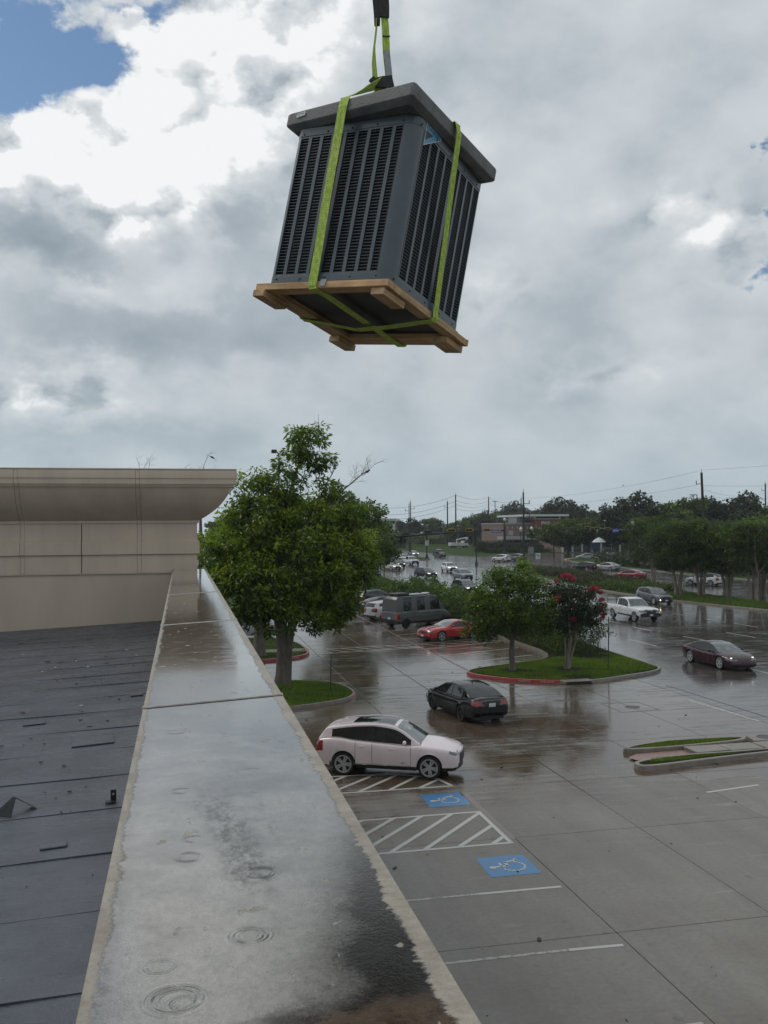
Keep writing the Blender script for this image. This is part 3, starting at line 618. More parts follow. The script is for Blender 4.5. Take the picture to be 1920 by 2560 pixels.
# lettering on the red kerbs
a, b = Vector((16.9, 45.72, .085)), Vector((18.75, 44.80, .085)); d_ = (b-a).normalized(); nrm_ = Vector((d_.y, -d_.x, 0))
for body, f0 in (('PARKING', .22), ('FIRE LANE', .78)):
    q = a.lerp(b, f0) + nrm_*.075; text('kerb_lettering', body, .135, 'marking_white', isA, frame(q, d_, (0, 0, 1)), .004, sx=1.15)
a, b = Vector((5.4, 56.55, .085)), Vector((7.3, 57.45, .085)); d_ = (b-a).normalized(); nrm_ = Vector((d_.y, -d_.x, 0))
text('kerb_lettering', 'NO PARKING  FIRE LANE', .13, 'marking_white', isC, frame(a.lerp(b, .5)+nrm_*.08, d_, (0, 0, 1)), .004, sx=1.0)
# ramped median at the lot entrance (two kerbed tongues with a paver ramp between)
rootD = struct(MB().prism([(16.0, 29.3), (30, 30.0), (30, 30.4), (16.0, 30.15)], -.02, .05).build('entrance_median', 'kerb_concrete'))
for pts, nm in (([(15.2, 30.45), (15.5, 30.85), (16.4, 31.2), (17.6, 31.45), (19.0, 31.45), (20.6, 31.35), (20.4, 30.7), (18.2, 30.45), (16.4, 30.3)], 'far'), ([(14.75, 28.9), (14.65, 28.2), (15.3, 28.1), (17.7, 28.55), (20.2, 28.9), (30, 29.9), (30, 30.1), (19.0, 29.35), (17.6, 29.4), (16.2, 29.25)], 'near')):
    rt_, p_ = island('median_tongue', pts, smooth=2, kw=.17, h=.17); rt_.parent = rootD
    for k in ('kind',): rt_[k] = 'structure'
grass([(15.7, 30.6), (17.4, 31.2), (19.0, 31.2), (20.2, 31.1), (19.4, 30.75), (17, 30.5)], 5000, (.05, .10), .011, .13, label='strip of grass on the far side of the entrance median')
grass([(15.3, 28.6), (17.5, 28.85), (18.8, 29.1), (17.5, 29.2), (15.6, 29.1)], 2500, (.04, .08), .011, .13, label='strip of grass beside the paver ramp on the near side of the entrance median')
quad('paver_ramp', [(15.1, 29.75), (15.2, 29.35), (17.5, 29.52), (17.45, 30.28), (15.6, 30.15)], 'brick_paver', rootD, z=.055)
for x0 in (17.55, 18.9, 20.3, 21.7, 23.1, 24.5): MB().hull8([(x0, 29.45, .0), (x0+1.32, 29.50, .0), (x0+1.32, 30.45 if x0 > 20 else 30.35, .0), (x0, 30.35, .0)], [(x0, 29.45, .165), (x0+1.32, 29.50, .165), (x0+1.32, 30.45 if x0 > 20 else 30.35, .165), (x0, 30.35, .165)]).build('walk_slab', 'kerb_concrete', rootD, bevel=.01)
mz = MB().prism([(20.5, 30.5), (30, 30.6), (30, 31.4), (20.7, 31.35)], .0, .166).build('walk_slab', 'kerb_concrete', rootD, bevel=.01)
MB().lathe([(.36, 0), (.36, .006), (.30, .008), (.30, .003), (.02, .003)], (21.3, 30.95, .166), 24).build('utility_cover', 'joint_sealant', rootD)
# road median with its trees, far verges, near verge
island('road_median', [(57, 62), (53.4, 77), (51.0, 88.6), (50.6, 98), (51.2, 115), (53.2, 130), (56.2, 146), (60.5, 161), (63.2, 168), (64.0, 164), (62.6, 146), (62.4, 128), (60.6, 112), (58.6, 98), (58.4, 85), (60, 72), (62, 62)], turf='verge', gn=0)
grass([(56.5, 64), (53.8, 77), (51.5, 88.6), (51.1, 98), (51.5, 106), (58.6, 104), (58.1, 90), (58.3, 84), (59, 75)], 24000, (.12, .26), .035, .12, 'leaf_hedge', label='dark grass on the road median under the row of trees')
island('road_verge', [(-30, 99), (15, 93.5), (21, 95.5), (28.8, 100), (29.4, 118), (30.8, 134), (32, 146), (30, 152), (20, 155), (-30, 158)], turf='verge')
grass([(15, 97), (21, 98), (28.4, 103), (29, 118), (30.4, 134), (31.4, 146), (24, 150), (16, 130)], 20000, (.10, .25), .05, .12, 'leaf_hedge', label='green grass on the verge beyond the parked cars')
island('far_verge', [(84, 70), (80.8, 112), (80.5, 125), (81, 146), (82, 165), (84.5, 190), (89, 207), (97, 212), (150, 215), (150, 70)], turf='verge')
island('park_verge', [(74, 233), (77, 231), (84, 240), (91, 248), (105, 252), (150, 256), (150, 345), (73, 345), (72.5, 265)], turf='verge')
island('narrow_median', [(54.6, 213.5), (58.8, 215.5), (62.5, 232), (62.5, 340), (59.5, 340), (57, 240)], turf='verge')
MB().tube([(86.2, 199, .1), (88.5, 205.4, .1), (92, 209.2, .1), (97, 211.4, .1), (104, 212.6, .1)], .22, 6).build('kerb_nose', 'kerb_yellow', tag(empty('yellow_kerb', (0, 0, 0)), 'yellow painted kerb at the driveway mouth beyond the dark estate car', 'kerb'))
hill = MB().add([(84, 345, .0), (116, 345, .0), (116, 430, 5.), (84, 430, 5.)], [(0, 1, 2, 3)]).build('grass_hill', 'verge', fix=False); struct(hill)

# ================================================================== the roof we stand on
RZ = lambda x: 6.33 + .045*(x+.16)
roof = MB().hull8([(-14, -3, 5.6), (-.1, -3, 6.2), (-.1, 17.5, 6.2), (-14, 17.5, 5.6)], [(-14, -3, RZ(-14)-.03), (-.1, -3, RZ(-.1)-.03), (-.1, 17.5, RZ(-.1)-.03), (-14, 17.5, RZ(-14)-.03)]).build('roof', 'dark_gap'); struct(roof, 'dark grey membrane roof strewn with debris', 'roof')
SY = [-3, -1.2, -.3, .6, 1.45, 2.2, 2.96, 3.75, 4.54, 5.33, 6.18, 7.02, 7.87, 8.70, 9.55, 10.37, 11.2, 11.96, 12.8, 13.45, 14.3, 15.2, 16.1, 16.72]
for i in range(len(SY)-1):
    y0, y1 = SY[i], SY[i+1]; m_ = MB(); nx = 26; ph = RNG.random()*6
    vs = []
    xs = np.linspace(-14, -.12, nx)
    for r_, (yy, dz_) in enumerate(((y0, .0042), ((y0*2+y1)/3, .003), ((y0+2*y1)/3, .0015), (y1-.002, 0.))):
        for x in xs:
            bi = i if r_ == 0 else i+1; wv = .010*math.sin(x*3.1+bi*2.3)+.006*math.sin(x*7.3+bi*4.1)+.004*math.sin(x*19.+bi)
            vs.append((x, yy + (wv if r_ in (0, 3) else 0), RZ(x)+dz_+.003*math.sin(x*2.6+r_*1.7+ph)))
    vs += [(x, vs[k][1], RZ(x)-.012) for k, x in enumerate(xs)]
    fs = [(r_*nx+k, r_*nx+k+1, (r_+1)*nx+k+1, (r_+1)*nx+k) for r_ in range(3) for k in range(nx-1)] + [(4*nx+k, 4*nx+k+1, k+1, k) for k in range(nx-1)]
    m_.add(vs, fs).build('membrane_sheet', 'roof_membrane', roof, smooth=40, fix=False)
cant = MB().hull8([(-14, 16.72, RZ(-14)-.01), (-.14, 16.72, RZ(-.14)-.01), (-.14, 17.47, RZ(-.14)-.01), (-14, 17.47, RZ(-14)-.01)], [(-14, 16.74, RZ(-14)+.012), (-.14, 16.74, RZ(-.14)+.012), (-.14, 17.47, RZ(-.14)+.10), (-14, 17.47, RZ(-14)+.10)]).build('cant_strip', 'roof_membrane', roof)
for (x, y, lx, ly, rz) in ((-.71, 5.535, .145, .075, .08), (-.735, 8.19, .34, .30, .10), (-.475, 10.28, .13, .10, .1), (-1.35, 9.2, .2, .12, .1)):
    m_ = MB().box((0, 0, .006), (lx, ly, .012)); o = m_.build('membrane_patch', 'roof_membrane', roof, bevel=.004); o.matrix_local = Matrix.Translation((x, y, RZ(x)+.006)) @ Matrix.Rotation(rz, 4, 'Z') @ Matrix.Rotation(-.045, 4, 'Y')
# litter on the roof: dark chips, twigs and leaves
m_ = MB()
for k in range(110):
    y = RNG.uniform(2.6, 16.6); x = -.42 - abs(RNG.normal(0, .9)) if k % 3 else RNG.uniform(-6, -.4)
    s_ = RNG.choice([.004, .006, .009, .013], p=[.4, .3, .2, .1])*(1+y*.045)*.85; a = RNG.random()*3.14
    el_ = RNG.choice([1, 1, 2, 4.5], p=[.4, .25, .2, .15])
    q = Matrix.Rotation(a, 3, 'Z') @ Matrix.Rotation(RNG.normal(0, .06), 3, 'X')
    pts = [(math.cos(t)*s_*el_*RNG.uniform(.7, 1.2), math.sin(t)*s_*RNG.uniform(.6, 1.2)) for t in np.arange(0, 6.2, 1.05)]
    lo = [q @ Vector((u, v_, -.004)) + Vector((x, y, RZ(x)+.012)) for u, v_ in pts]; hi = [p + Vector((0, 0, .004+.15*s_)) for p in lo]
    nn = len(pts); m_.add(lo+hi, [tuple(range(nn, 2*nn))] + [(i, (i+1) % nn, nn+(i+1) % nn, nn+i) for i in range(nn)])
tag(m_.build('roof_litter', 'debris_dark', fix=True), 'dark chips, leaves and twigs lying on the wet roof', 'litter', None, 'stuff')
m_ = MB()
for (x, y) in ((-1.75, 12.6), (-1.63, 12.9), (-1.2, 12.7), (-.8, 14.2), (-2.3, 14.6), (-1.0, 9.9), (-1.42, 13.4), (-.62, 13.5)): m_.sphere((x, y, RZ(x)+.015), .014, 6, 4, (1.3, .8, .5))
tag(m_.build('pale_litter', 'debris_pale'), 'few pale specks lying on the far part of the roof', 'litter', None, 'stuff')
t = empty('bent_flashing', (-1.03, 6.32, RZ(-1.03)+.01), .25); tag(t, 'bent grey piece of sheet metal standing like a tent on the roof', 'metal scrap'); t.scale = (.78, .78, .72)
MB().add([(-.20, -.05, 0), (-.06, -.15, 0), (-.01, .02, .115), (-.03, .05, .118), (-.20, -.05, .003), (-.06, -.15, .003), (-.01, .02, .119), (-.03, .05, .122)], [(0, 1, 2, 3), (4, 5, 6, 7), (0, 1, 5, 4), (1, 2, 6, 5), (2, 3, 7, 6), (3, 0, 4, 7)]).build('near_leaf', 'flashing_grey', t)
MB().add([(-.03, .05, .118), (-.01, .02, .115), (.15, .0, .0), (.12, .10, .0), (-.03, .05, .122), (-.01, .02, .119), (.152, .0, .004), (.122, .10, .004)], [(0, 1, 2, 3), (4, 5, 6, 7), (0, 1, 5, 4), (1, 2, 6, 5), (2, 3, 7, 6), (3, 0, 4, 7)]).build('far_leaf', 'flashing_grey', t)
t = empty('metal_bracket', (-.44, 6.32, RZ(-.44)+.012)); tag(t, 'small black metal bracket lying on the roof beside the parapet', 'bracket')
MB().span((-.018, -.004, 0), (.018, .004, .07)).build('upright', 'trim_black', t); MB().span((-.05, -.06, 0), (.018, -.006, .006)).build('foot', 'trim_black', t); MB().lathe([(.007, -.006), (.007, .0)], (0, -.004, .045), 8, 'Y').build('bolt', 'chrome', t)

# ------------------------------------------------------------------ parapet
par = MB().span((-.12, -4, 0), (.40, 17.46, 7.29)).build('parapet_wall', 'tower_wall'); tag(par, 'long parapet wall with a wide rain wet metal coping on top', 'parapet')
CJ = [-4, -.2, 4.03, 7.44, 10.79, 14.2, 17.45]
sk = .035
for i in range(len(CJ)-1):
    y0, y1 = CJ[i], CJ[i+1]; g0, g1 = .004, -.004
    s0 = sk*y0*.02+.02 if i else 0; a = .26*(.4 if y0 < 5 else .5)
    m_ = MB()
    ya, yb = y0+g0, y1+g1; da = .17 if i == 2 else (.30 if i in (3, 4) else 0); db = .17 if i == 1 else (.30 if i in (2, 3) else 0)
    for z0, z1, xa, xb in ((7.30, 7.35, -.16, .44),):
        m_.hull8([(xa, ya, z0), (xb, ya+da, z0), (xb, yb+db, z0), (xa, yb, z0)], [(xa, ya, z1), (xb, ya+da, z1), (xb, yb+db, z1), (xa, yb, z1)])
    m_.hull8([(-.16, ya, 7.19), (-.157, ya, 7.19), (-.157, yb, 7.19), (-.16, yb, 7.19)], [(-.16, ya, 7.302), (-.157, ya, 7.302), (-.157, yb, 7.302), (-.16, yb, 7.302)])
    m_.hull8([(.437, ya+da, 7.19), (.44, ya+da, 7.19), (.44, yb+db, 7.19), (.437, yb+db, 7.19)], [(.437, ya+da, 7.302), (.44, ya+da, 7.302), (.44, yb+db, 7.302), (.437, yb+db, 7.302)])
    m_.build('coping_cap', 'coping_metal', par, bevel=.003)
for y0, da, w_ in ((4.03, .17, .03), (7.44, .30, .05), (10.79, .42, .05)):
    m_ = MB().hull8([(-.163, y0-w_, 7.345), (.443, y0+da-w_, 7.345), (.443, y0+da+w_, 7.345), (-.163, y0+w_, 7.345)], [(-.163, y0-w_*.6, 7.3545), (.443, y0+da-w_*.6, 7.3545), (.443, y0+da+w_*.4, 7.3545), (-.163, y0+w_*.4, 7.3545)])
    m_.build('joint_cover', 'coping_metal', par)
    stripe('sealant_bead', (-.16, y0-w_-.004), (.44, y0+da-w_-.004), .014, 'canopy_white' if y0 > 5 else 'dark_gap', par, z=7.3525 if y0 > 5 else 7.3512)

# ------------------------------------------------------------------ tower with cornice
tow = MB().span((-9, 17.48, 0), (.25, 30, 7.31)).build('tower_wall', 'tower_wall'); tag(tow, 'beige tower block with a flared cornice and metal panels at the end of the parapet', 'building')
MB().span((-9, 17.495, 7.31), (.22, 30, 9.05)).build('core', 'dark_gap', tow)
def swept(prof, x0, x1, ret=False, closed_end=True):     # profile (out, z) along the front, turning the corner when ret
    m_ = MB(); n = len(prof); vs = []
    path = [lambda o_, z: (x0, 17.45-o_, z)]
    if ret: path += [lambda o_, z: (.28+o_, 17.45-o_, z), lambda o_, z: (.28+o_, 30, z)]
    else: path += [lambda o_, z: (x1, 17.45-o_, z)]
    for f in path: vs += [f(o_, z) for o_, z in prof]
    fs = [(r_*n+k, r_*n+(k+1) % n, (r_+1)*n+(k+1) % n, (r_+1)*n+k) for r_ in range(len(path)-1) for k in range(n)]
    fs += [tuple(range(n)), tuple(range((len(path)-1)*n, len(path)*n))]
    return m_.add(vs, fs)
cove = [(float(pchip([8.245, 8.30, 8.40, 8.50, 8.61, 8.72, 8.84], [.03, .13, .275, .39, .48, .55, .605], z_)), float(z_)) for z_ in np.linspace(8.26, 8.84, 12)]
CORN = [(-.04, 8.20), (.03, 8.20), (.03, 8.245)] + cove + [(.635, 8.84), (.635, 8.862), (.65, 8.862), (.65, 8.885), (.675, 8.885), (.675, 8.985), (.69, 8.985), (.69, 9.12), (.685, 9.13), (-.04, 9.15)]
up_out = lambda pr_, e: [(o_+(e if o_ > -.01 else 0), z-(e*.5 if z < 8.3 else 0)) for o_, z in pr_]
FR1 = [(-.045, 7.636), (.042, 7.636), (.042, 7.86), (.0, 7.90), (.0, 8.198), (-.045, 8.198)]
FR2 = [(-.045, 7.30), (.0, 7.30), (.0, 7.628), (-.045, 7.628)]
XS = [-8.9, -6.77, -4.76, -2.76, -.75, .28]
for i in range(5):
    last = i == 4; swept(CORN, XS[i]+.040, XS[i+1]-.040, last).build('cornice_panel', 'tower_panel', tow, smooth=30)
    xm = (XS[i]+XS[i+1])/2
    for a, b, l_ in ((XS[i], xm, False), (xm, XS[i+1], True)):
        if last and a == XS[i]: b = .28; l_ = True
        elif last: continue
        for q, nm in ((FR1, 'frieze_panel'), (FR2, 'frieze_panel')): swept(q, a+(.040 if a in XS else .007), b-(.040 if b in XS else .007), last).build(nm, 'tower_panel', tow)
    if i:
        x = XS[i]
        for q in (CORN, FR1, FR2): swept(up_out(q, -.006), x-.036, x+.036).build('joint_cover', 'tower_panel', tow, smooth=30)
m_ = MB().span((-9, 17.445, 7.285), (.26, 17.49, 7.298)).build('drip_edge', 'tower_panel', tow)
MB().span((-9, 16.755, 9.135), (.965, 17.2, 9.158)).build('cap_flashing', 'tower_panel', tow, bevel=.004)

# ================================================================== lifted condenser unit
AM = Matrix(((.7134, .6733, .1943), (-.6913, .7215, .0383), (-.1144, -.1617, .9802)))
ex_ = Vector(AM.col[0]).normalized(); ez_ = Vector(AM.col[2]); ez_ = (ez_ - ex_*ez_.dot(ex_)).normalized(); ey_ = ez_.cross(ex_)
UO = Vector((1.1896, 5.2981, 9.5582)); UM = Matrix.Identity(4)
for i, q in enumerate((ex_, ey_, ez_, UO)):
    for j in range(3): UM[j][i] = q[j]
UI = UM.inverted()
def uthing(name, label, cat, group=None):
    t = empty(name); t.matrix_world = UM; return tag(t, label, cat, group)
unit = uthing('condenser_unit', 'grey outdoor air conditioner unit with louvred sides hanging in the air', 'air conditioner')
CW, CD, CH = .90, .93, 1.04
def rrect(e=0., r=.085, n=7):
    pts = []
    r1, r2 = r, min(r, .04)
    for cx_, cy_, a0, r in ((-r1, r1, -90, r1), (-r2, CD-r2, 0, r2), (-CW+r2, CD-r2, 90, r2), (-CW+r2, r2, 180, r2)):
        pts += [(cx_+(r+e)*math.cos(R(a0+90*k/n)), cy_+(r+e)*math.sin(R(a0+90*k/n))) for k in range(n+1)]
    return pts
MB().prism(rrect(.002), 0., .046).build('base_pan', 'cabinet_paint', unit, smooth=30, bevel=.002)
MB().prism(rrect(.002), .984, CH).build('top_rim', 'cabinet_paint', unit, smooth=30, bevel=.002)
MB().prism(rrect(-.035), .046, .984).build('coil', 'coil_dark', unit, smooth=30)
MB().prism([(-.905, .03), (-.03, .03), (-.03, .985), (-.86, .985), (-.905, .90)], -.012, -.001).build('pan_underside', 'cabinet_dark', unit, bevel=.004)
for cx_, cy_, a0 in ((-.085, .085, -90), (-.04, CD-.04, 0), (-CW+.04, CD-.04, 90), (-CW+.04, .04, 180)):
    r_ = .085 if a0 == -90 else .04; out, inn_ = [], []
    full = (a0 == -90)
    angs = [a0+90*k/8 for k in range(9)] if full else ([a0+18+72*k/6 for k in range(7)] if a0 == 180 and False else [a0+90*k/8 for k in range(9)])
    out = [(cx_+r_*math.cos(R(a)), cy_+r_*math.sin(R(a))) for a in angs]; inn_ = [(cx_+(r_-.02)*math.cos(R(a)), cy_+(r_-.02)*math.sin(R(a))) for a in angs]
    if full: out = [(-.088, 0)] + out + [(0, .108)]; inn_ = [(-.088, .02)] + inn_ + [(-.02, .108)]
    MB().prism(out + inn_[::-1], .046, .984).build('corner_post', 'cabinet_paint', unit, smooth=30)
# pressed crease on the front post
MB().span((-.0025, .098, .05), (.0012, .1005, .98)).build('post_crease', 'cabinet_dark', unit); MB().span((-.0915, -.0012, .05), (-.0885, .0025, .98)).build('post_crease', 'cabinet_dark', unit)
def face_mat(o, xdir): return frame(o, xdir, (0, 0, 1))       # local x along face, y up, z outward
FACES = [(face_mat((-CW, 0, 0), (1, 0, 0)), CW, [(.036+.0905*k, .066) for k in range(9)], .088, .085),
         (face_mat((0, 0, 0), (0, 1, 0)), CD, [.112+.0995*k + (.0 if k < 4 else .012) for k in range(8)], .108, .085),
         (face_mat((0, CD, 0), (-1, 0, 0)), CW, None, .085, .085), (face_mat((-CW, CD, 0), (0, -1, 0)), CD, None, .085, .085)]
NB = 46; PZ = (.975-.052)/NB
for fi, (fm, wd, cols, ma, mb_) in enumerate(FACES):
    if fi == 0: edges = [(.0, .022 if False else .030)] ; starts = [c[0] for c in cols]; wslot = .066
    elif fi == 1: starts = cols; wslot = .076
    else: starts = [.095+.092*k for k in range(8)]; wslot = .066
    lo, hi = (.032, wd-.09) if fi == 0 else ((.10, wd-.036) if fi == 1 else (.04, wd-.04))
    ribs = []; prev = lo
    for s_ in starts: ribs.append((prev, max(s_, prev+.004))); prev = s_+wslot
    ribs.append((prev, hi))
    ribs = [(a, b) for a, b in ribs if b-a > .003]
    for a, b in ribs:
        o = MB().box(((a+b)/2, .515, -.0035), (b-a, .94, .005)).build('rib', 'cabinet_paint', unit); o.matrix_local = fm
    for z0, z1, nm in ((.046, .056, 'border'), (.972, .984, 'border')):
        o = MB().span((lo, z0, -.006), (hi, z1, -.0015)).build(nm, 'cabinet_paint', unit); o.matrix_local = fm
    bl_ = MB(); L_ = hi-lo
    prof = [(-.0058, 0), (-.0058, .0054), (-.0066, .0058), (-.015, .0074), (-.015, .0066), (-.0068, .0050), (-.0068, 0)]
    vs = [(0, z, y) for y, z in prof] + [(L_, z, y) for y, z in prof]; nn = len(prof)
    bl_.add(vs, [tuple(range(nn)), tuple(range(nn, 2*nn))] + [(k, (k+1) % nn, nn+(k+1) % nn, nn+k) for k in range(nn)])
    bme = bl_.mesh('louver_blade', 'blade_paint_shaded')
    for k in range(NB):
        o = link('louver_blade', bme, unit); o.matrix_local = fm @ Matrix.Translation((lo, .055+PZ*k, 0))
    for k in range(5):
        for z in (.024, 1.0):
            o = MB().lathe([(.006, -.001), (.006, .004), (.003, .005)], (.06+(wd-.15)*k/4, z, .002), 8).build('screw', 'screw', unit, smooth=40); o.matrix_local = fm
fm = FACES[1][0]
bd = MB().prism([(.112, .895), (.300, 1.020), (.312, 1.040), (.112, 1.040)], .0005, .0022).build('brand_badge', 'badge_blue', unit); bd.matrix_local = fm
o = MB().prism([(.118, .995), (.205, .999), (.124, .935)], .0025, .0032).build('emblem', 'badge_maroon', bd)
o = MB().prism([(.112, .899), (.112, 1.04), (.117, 1.04), (.117, .902)], .0023, .0030).build('torn_edge', 'badge_edge', bd)
o = MB().prism([(.112, .893), (.300, 1.018), (.300, 1.025), (.112, .900)], .0023, .0031).build('torn_edge', 'badge_edge', bd)
text('lettering', 'DAIKIN', .040, 'badge_ink', bd, Matrix.Translation((.205, 1.0205, .0026)), .0006, sx=1.28)
MB().span((-CW+.24, -.004, .006), (-CW+.243, .0, .03)).build('clip', 'screw', unit)

# concrete pad riding on top
slabo = uthing('concrete_pad', 'grey concrete pad lying on top of the lifted air conditioner', 'concrete pad')
TOPC = [Vector((-1.0, -.02)), Vector((.035, -.145)), Vector((.085, .945)), Vector((-.95, 1.07))]
cen = sum(TOPC, Vector((0, 0)))/4
def ring(k, z):
    o_ = []
    for i, p in enumerate(TOPC):
        q = cen + (p-cen)*k; a = cen+(TOPC[i-1]-cen)*k; b = cen+(TOPC[(i+1) % 4]-cen)*k
        o_ += [(*(q+(a-q).normalized()*.022), z), (*(q+(a-q).normalized()*.006+(b-q).normalized()*.006), z), (*(q+(b-q).normalized()*.022), z)]
    return o_
rr = [ring(.915, 1.0425), ring(.985, 1.0640), ring(.998, 1.070), ring(1.0, 1.077), ring(1.0, 1.143), ring(.992, 1.150)]
m_ = MB(); vs = [p for q in rr for p in q]; n_ = 12
m_.add(vs, [(r_*n_+k, r_*n_+(k+1) % n_, (r_+1)*n_+(k+1) % n_, (r_+1)*n_+k) for r_ in range(5) for k in range(n_)] + [tuple(range(n_-1, -1, -1)), tuple(range(5*n_, 6*n_))])
m_.build('pad', 'slab_concrete', slabo, smooth=10)
d0 = (TOPC[1]-TOPC[0]).normalized()
st_ = MB().box((0, 0, 0), (.075, .028, .0012)).build('paper_label', 'sticker_white', slabo)
st_.matrix_local = frame((TOPC[0].x+.075*d0.x+.06*d0.x, TOPC[0].y+.135*d0.y-.0065, 1.118), (d0.x, d0.y, .0), (0, 0, 1)) @ Matrix.Rotation(R(5), 4, 'Z')
for dx_ in (-.016, .014): MB().box((dx_, .003, .0009), (.02, .006, .0006)).build('print', 'screw', st_)

# timber pallet under it
pal = uthing('wood_pallet', 'open timber skid with corner blocks under the lifted air conditioner', 'pallet')
def timber(nm, a, b, ax):
    c = [(p+q)/2 for p, q in zip(a, b)]; o = MB().box((0, 0, 0), [q-p for p, q in zip(a, b)]).build(nm, 'wood_x' if ax == 0 else 'wood_y', pal, bevel=.003); o.location = c
timber('plank', (-.992, -.008, -.046), (.012, .088, -.0015), 0); timber('plank', (-.992, .930, -.046), (.0, 1.075, -.0015), 0)
timber('plank', (-.992, .0895, -.046), (-.872, .9285, -.0015), 1); timber('plank', (-.078, .0895, -.046), (.008, .9285, -.0015), 1); timber('plank', (-.08, 1.0765, -.046), (.006, 1.10, -.0015), 0)
timber('block', (-.108, .004, -.092), (-.014, .252, -.0475), 1); timber('block', (-.995, -.022, -.092), (-.905, .222, -.0475), 1); timber('block', (-1.0, .865, -.092), (-.91, 1.085, -.0475), 1); timber('block', (-.165, .875, -.092), (-.034, 1.105, -.0475), 1)
MB().span((-.478, -.0165, -.036), (-.437, -.013, .006)).build('metal_clip', 'tag_grey', pal, bevel=.001)

def ribbon(name, pts, dirs, wid, mt, parent, th=.0035, sub=5):
    P0 = [Vector(p) for p in pts]; D0 = [Vector(d).normalized() for d in dirs]; wid = wid if isinstance(wid, (list, tuple)) else [wid]*len(pts)
    pp, dd, ww = [], [], []
    for i in range(len(P0)-1):
        for k in range(sub): f = k/sub; pp.append(P0[i].lerp(P0[i+1], f)); dd.append(D0[i].lerp(D0[i+1], f).normalized()); ww.append(wid[i]*(1-f)+wid[i+1]*f)
    pp.append(P0[-1]); dd.append(D0[-1]); ww.append(wid[-1])
    m_ = MB(); m_.uv = []; vs = []; ln = 0
    for i in range(len(pp)):
        t = (pp[min(i+1, len(pp)-1)]-pp[max(i-1, 0)]).normalized(); d = (dd[i]-t*dd[i].dot(t)).normalized(); nn = t.cross(d)*th/2
        if i: ln += (pp[i]-pp[i-1]).length
        jit = Vector((math.sin(ln*23), math.sin(ln*17+1), 0))*.0015
        for a, b, u in ((-1, -1, 0), (1, -1, 1), (1, 1, 1), (-1, 1, 0)): vs.append(pp[i]+d*a*ww[i]/2+nn*b+jit); m_.uv.append((u, ln))
    fs = [(r_*4+k, r_*4+(k+1) % 4, (r_+1)*4+(k+1) % 4, (r_+1)*4+k) for r_ in range(len(pp)-1) for k in range(4)] + [(0, 1, 2, 3), ((len(pp)-1)*4, (len(pp)-1)*4+1, (len(pp)-1)*4+2, (len(pp)-1)*4+3)]
    m_.add(vs, fs); return m_.build(name, mt, parent)
L = lambda x, y, z: UI @ Vector((x, y, z))
LD = lambda x, y, z: UI.to_3x3() @ Vector((x, y, z))
slA = uthing('lifting_sling', 'lime web sling over the left louvred side with a narrow twisted upper leg', 'lifting sling', 'lime slings round the lifted unit')
slB = uthing('lifting_sling', 'lime web sling over the right louvred side whose upper leg has a grey tag', 'lifting sling', 'lime slings round the lifted unit')
K1, K2 = L(1.285, 5.955, 11.035), L(1.33, 5.98, 11.04)
X_, Y_ = (1, 0, 0), (0, 1, 0)
ribbon('strap', [K1, K1.lerp(Vector((-.495, -.085, 1.155)), .45), (-.495, -.088, 1.155), (-.497, -.098, 1.09), (-.533, -.020, -.035), (-.528, -.012, -.052), (-.50, .10, -.054), (-.497, .53, -.062), (-.52, 1.09, -.054), (-.525, 1.112, -.04), (-.48, 1.035, 1.09), (-.475, 1.02, 1.155), K1], [(.5, 0, 1), (.75, 0, .7)] + [X_]*11, [.09, .08] + [.064]*10 + [.06], 'webbing_lime', slA)
ribbon('strap', [K2, (-.15, .40, 1.155), (.074, .345, 1.153), (.094, .350, 1.09), (.020, .575, -.03), (.008, .578, -.053), (-.10, .58, -.062), (-.36, .60, -.085), (-.60, .635, -.088), (-.86, .57, -.062), (-1.0, .53, -.052), (-1.012, .525, -.035), (-.985, .42, 1.09), (-.965, .415, 1.155), K2], [Y_]*15, [.06] + [.060]*13 + [.06], 'webbing_lime', slB)
ribbon('upper_leg', [L(1.262, 5.97, 11.045), L(1.256, 5.97, 11.16), L(1.262, 5.97, 11.30), L(1.277, 5.97, 11.47)], [LD(1, .25, 0), LD(1, .5, 0), LD(.5, 1, 0), LD(.6, 1, 0)], [.040, .038, .03, .03], 'webbing_lime', slA)
ribbon('upper_leg', [L(1.358, 5.97, 11.05), L(1.349, 5.97, 11.16), L(1.337, 5.97, 11.35), L(1.328, 5.97, 11.52)], [LD(1, .1, .05)]*4, .050, 'webbing_lime', slB)
ribbon('tag', [L(1.355, 5.964, 11.075), L(1.343, 5.964, 11.265)], [LD(1, .1, .05)]*2, .042, 'tag_grey', slB)
for z_ in (11.36,): ribbon('stitch', [L(1.338, 5.963, z_-.004), L(1.337, 5.963, z_+.004)], [LD(1, .1, .12)]*2, .054, 'webbing_sleeve', slB)
ribbon('choke_sleeve', [L(1.375, 5.955, 11.055), L(1.30, 5.94, 11.035), L(1.245, 5.935, 11.02)], [LD(.12, 0, 1)]*3, [.075, .07, .055], 'webbing_sleeve', slB, th=.03)
ribbon('choke_sleeve', [L(1.262, 5.955, 11.062), L(1.235, 5.95, 11.03)], [LD(1, 0, -.3)]*2, [.045, .05], 'webbing_sleeve', slA, th=.02)
ribbon('wear_sleeve', [L(1.325, 5.965, 11.485), L(1.322, 5.965, 11.6), L(1.31, 5.97, 12.0), L(1.30, 5.97, 13.2)], [LD(1, .15, .12)]*4, [.066, .07, .075, .075], 'webbing_sleeve', slB, th=.02)
ribbon('wear_sleeve', [L(1.279, 5.975, 11.43), L(1.278, 5.975, 11.6), L(1.285, 5.98, 12.0), L(1.29, 5.985, 13.2)], [LD(1, -.5, -.12)]*4, [.034, .05, .055, .055], 'webbing_sleeve', slA, th=.02)

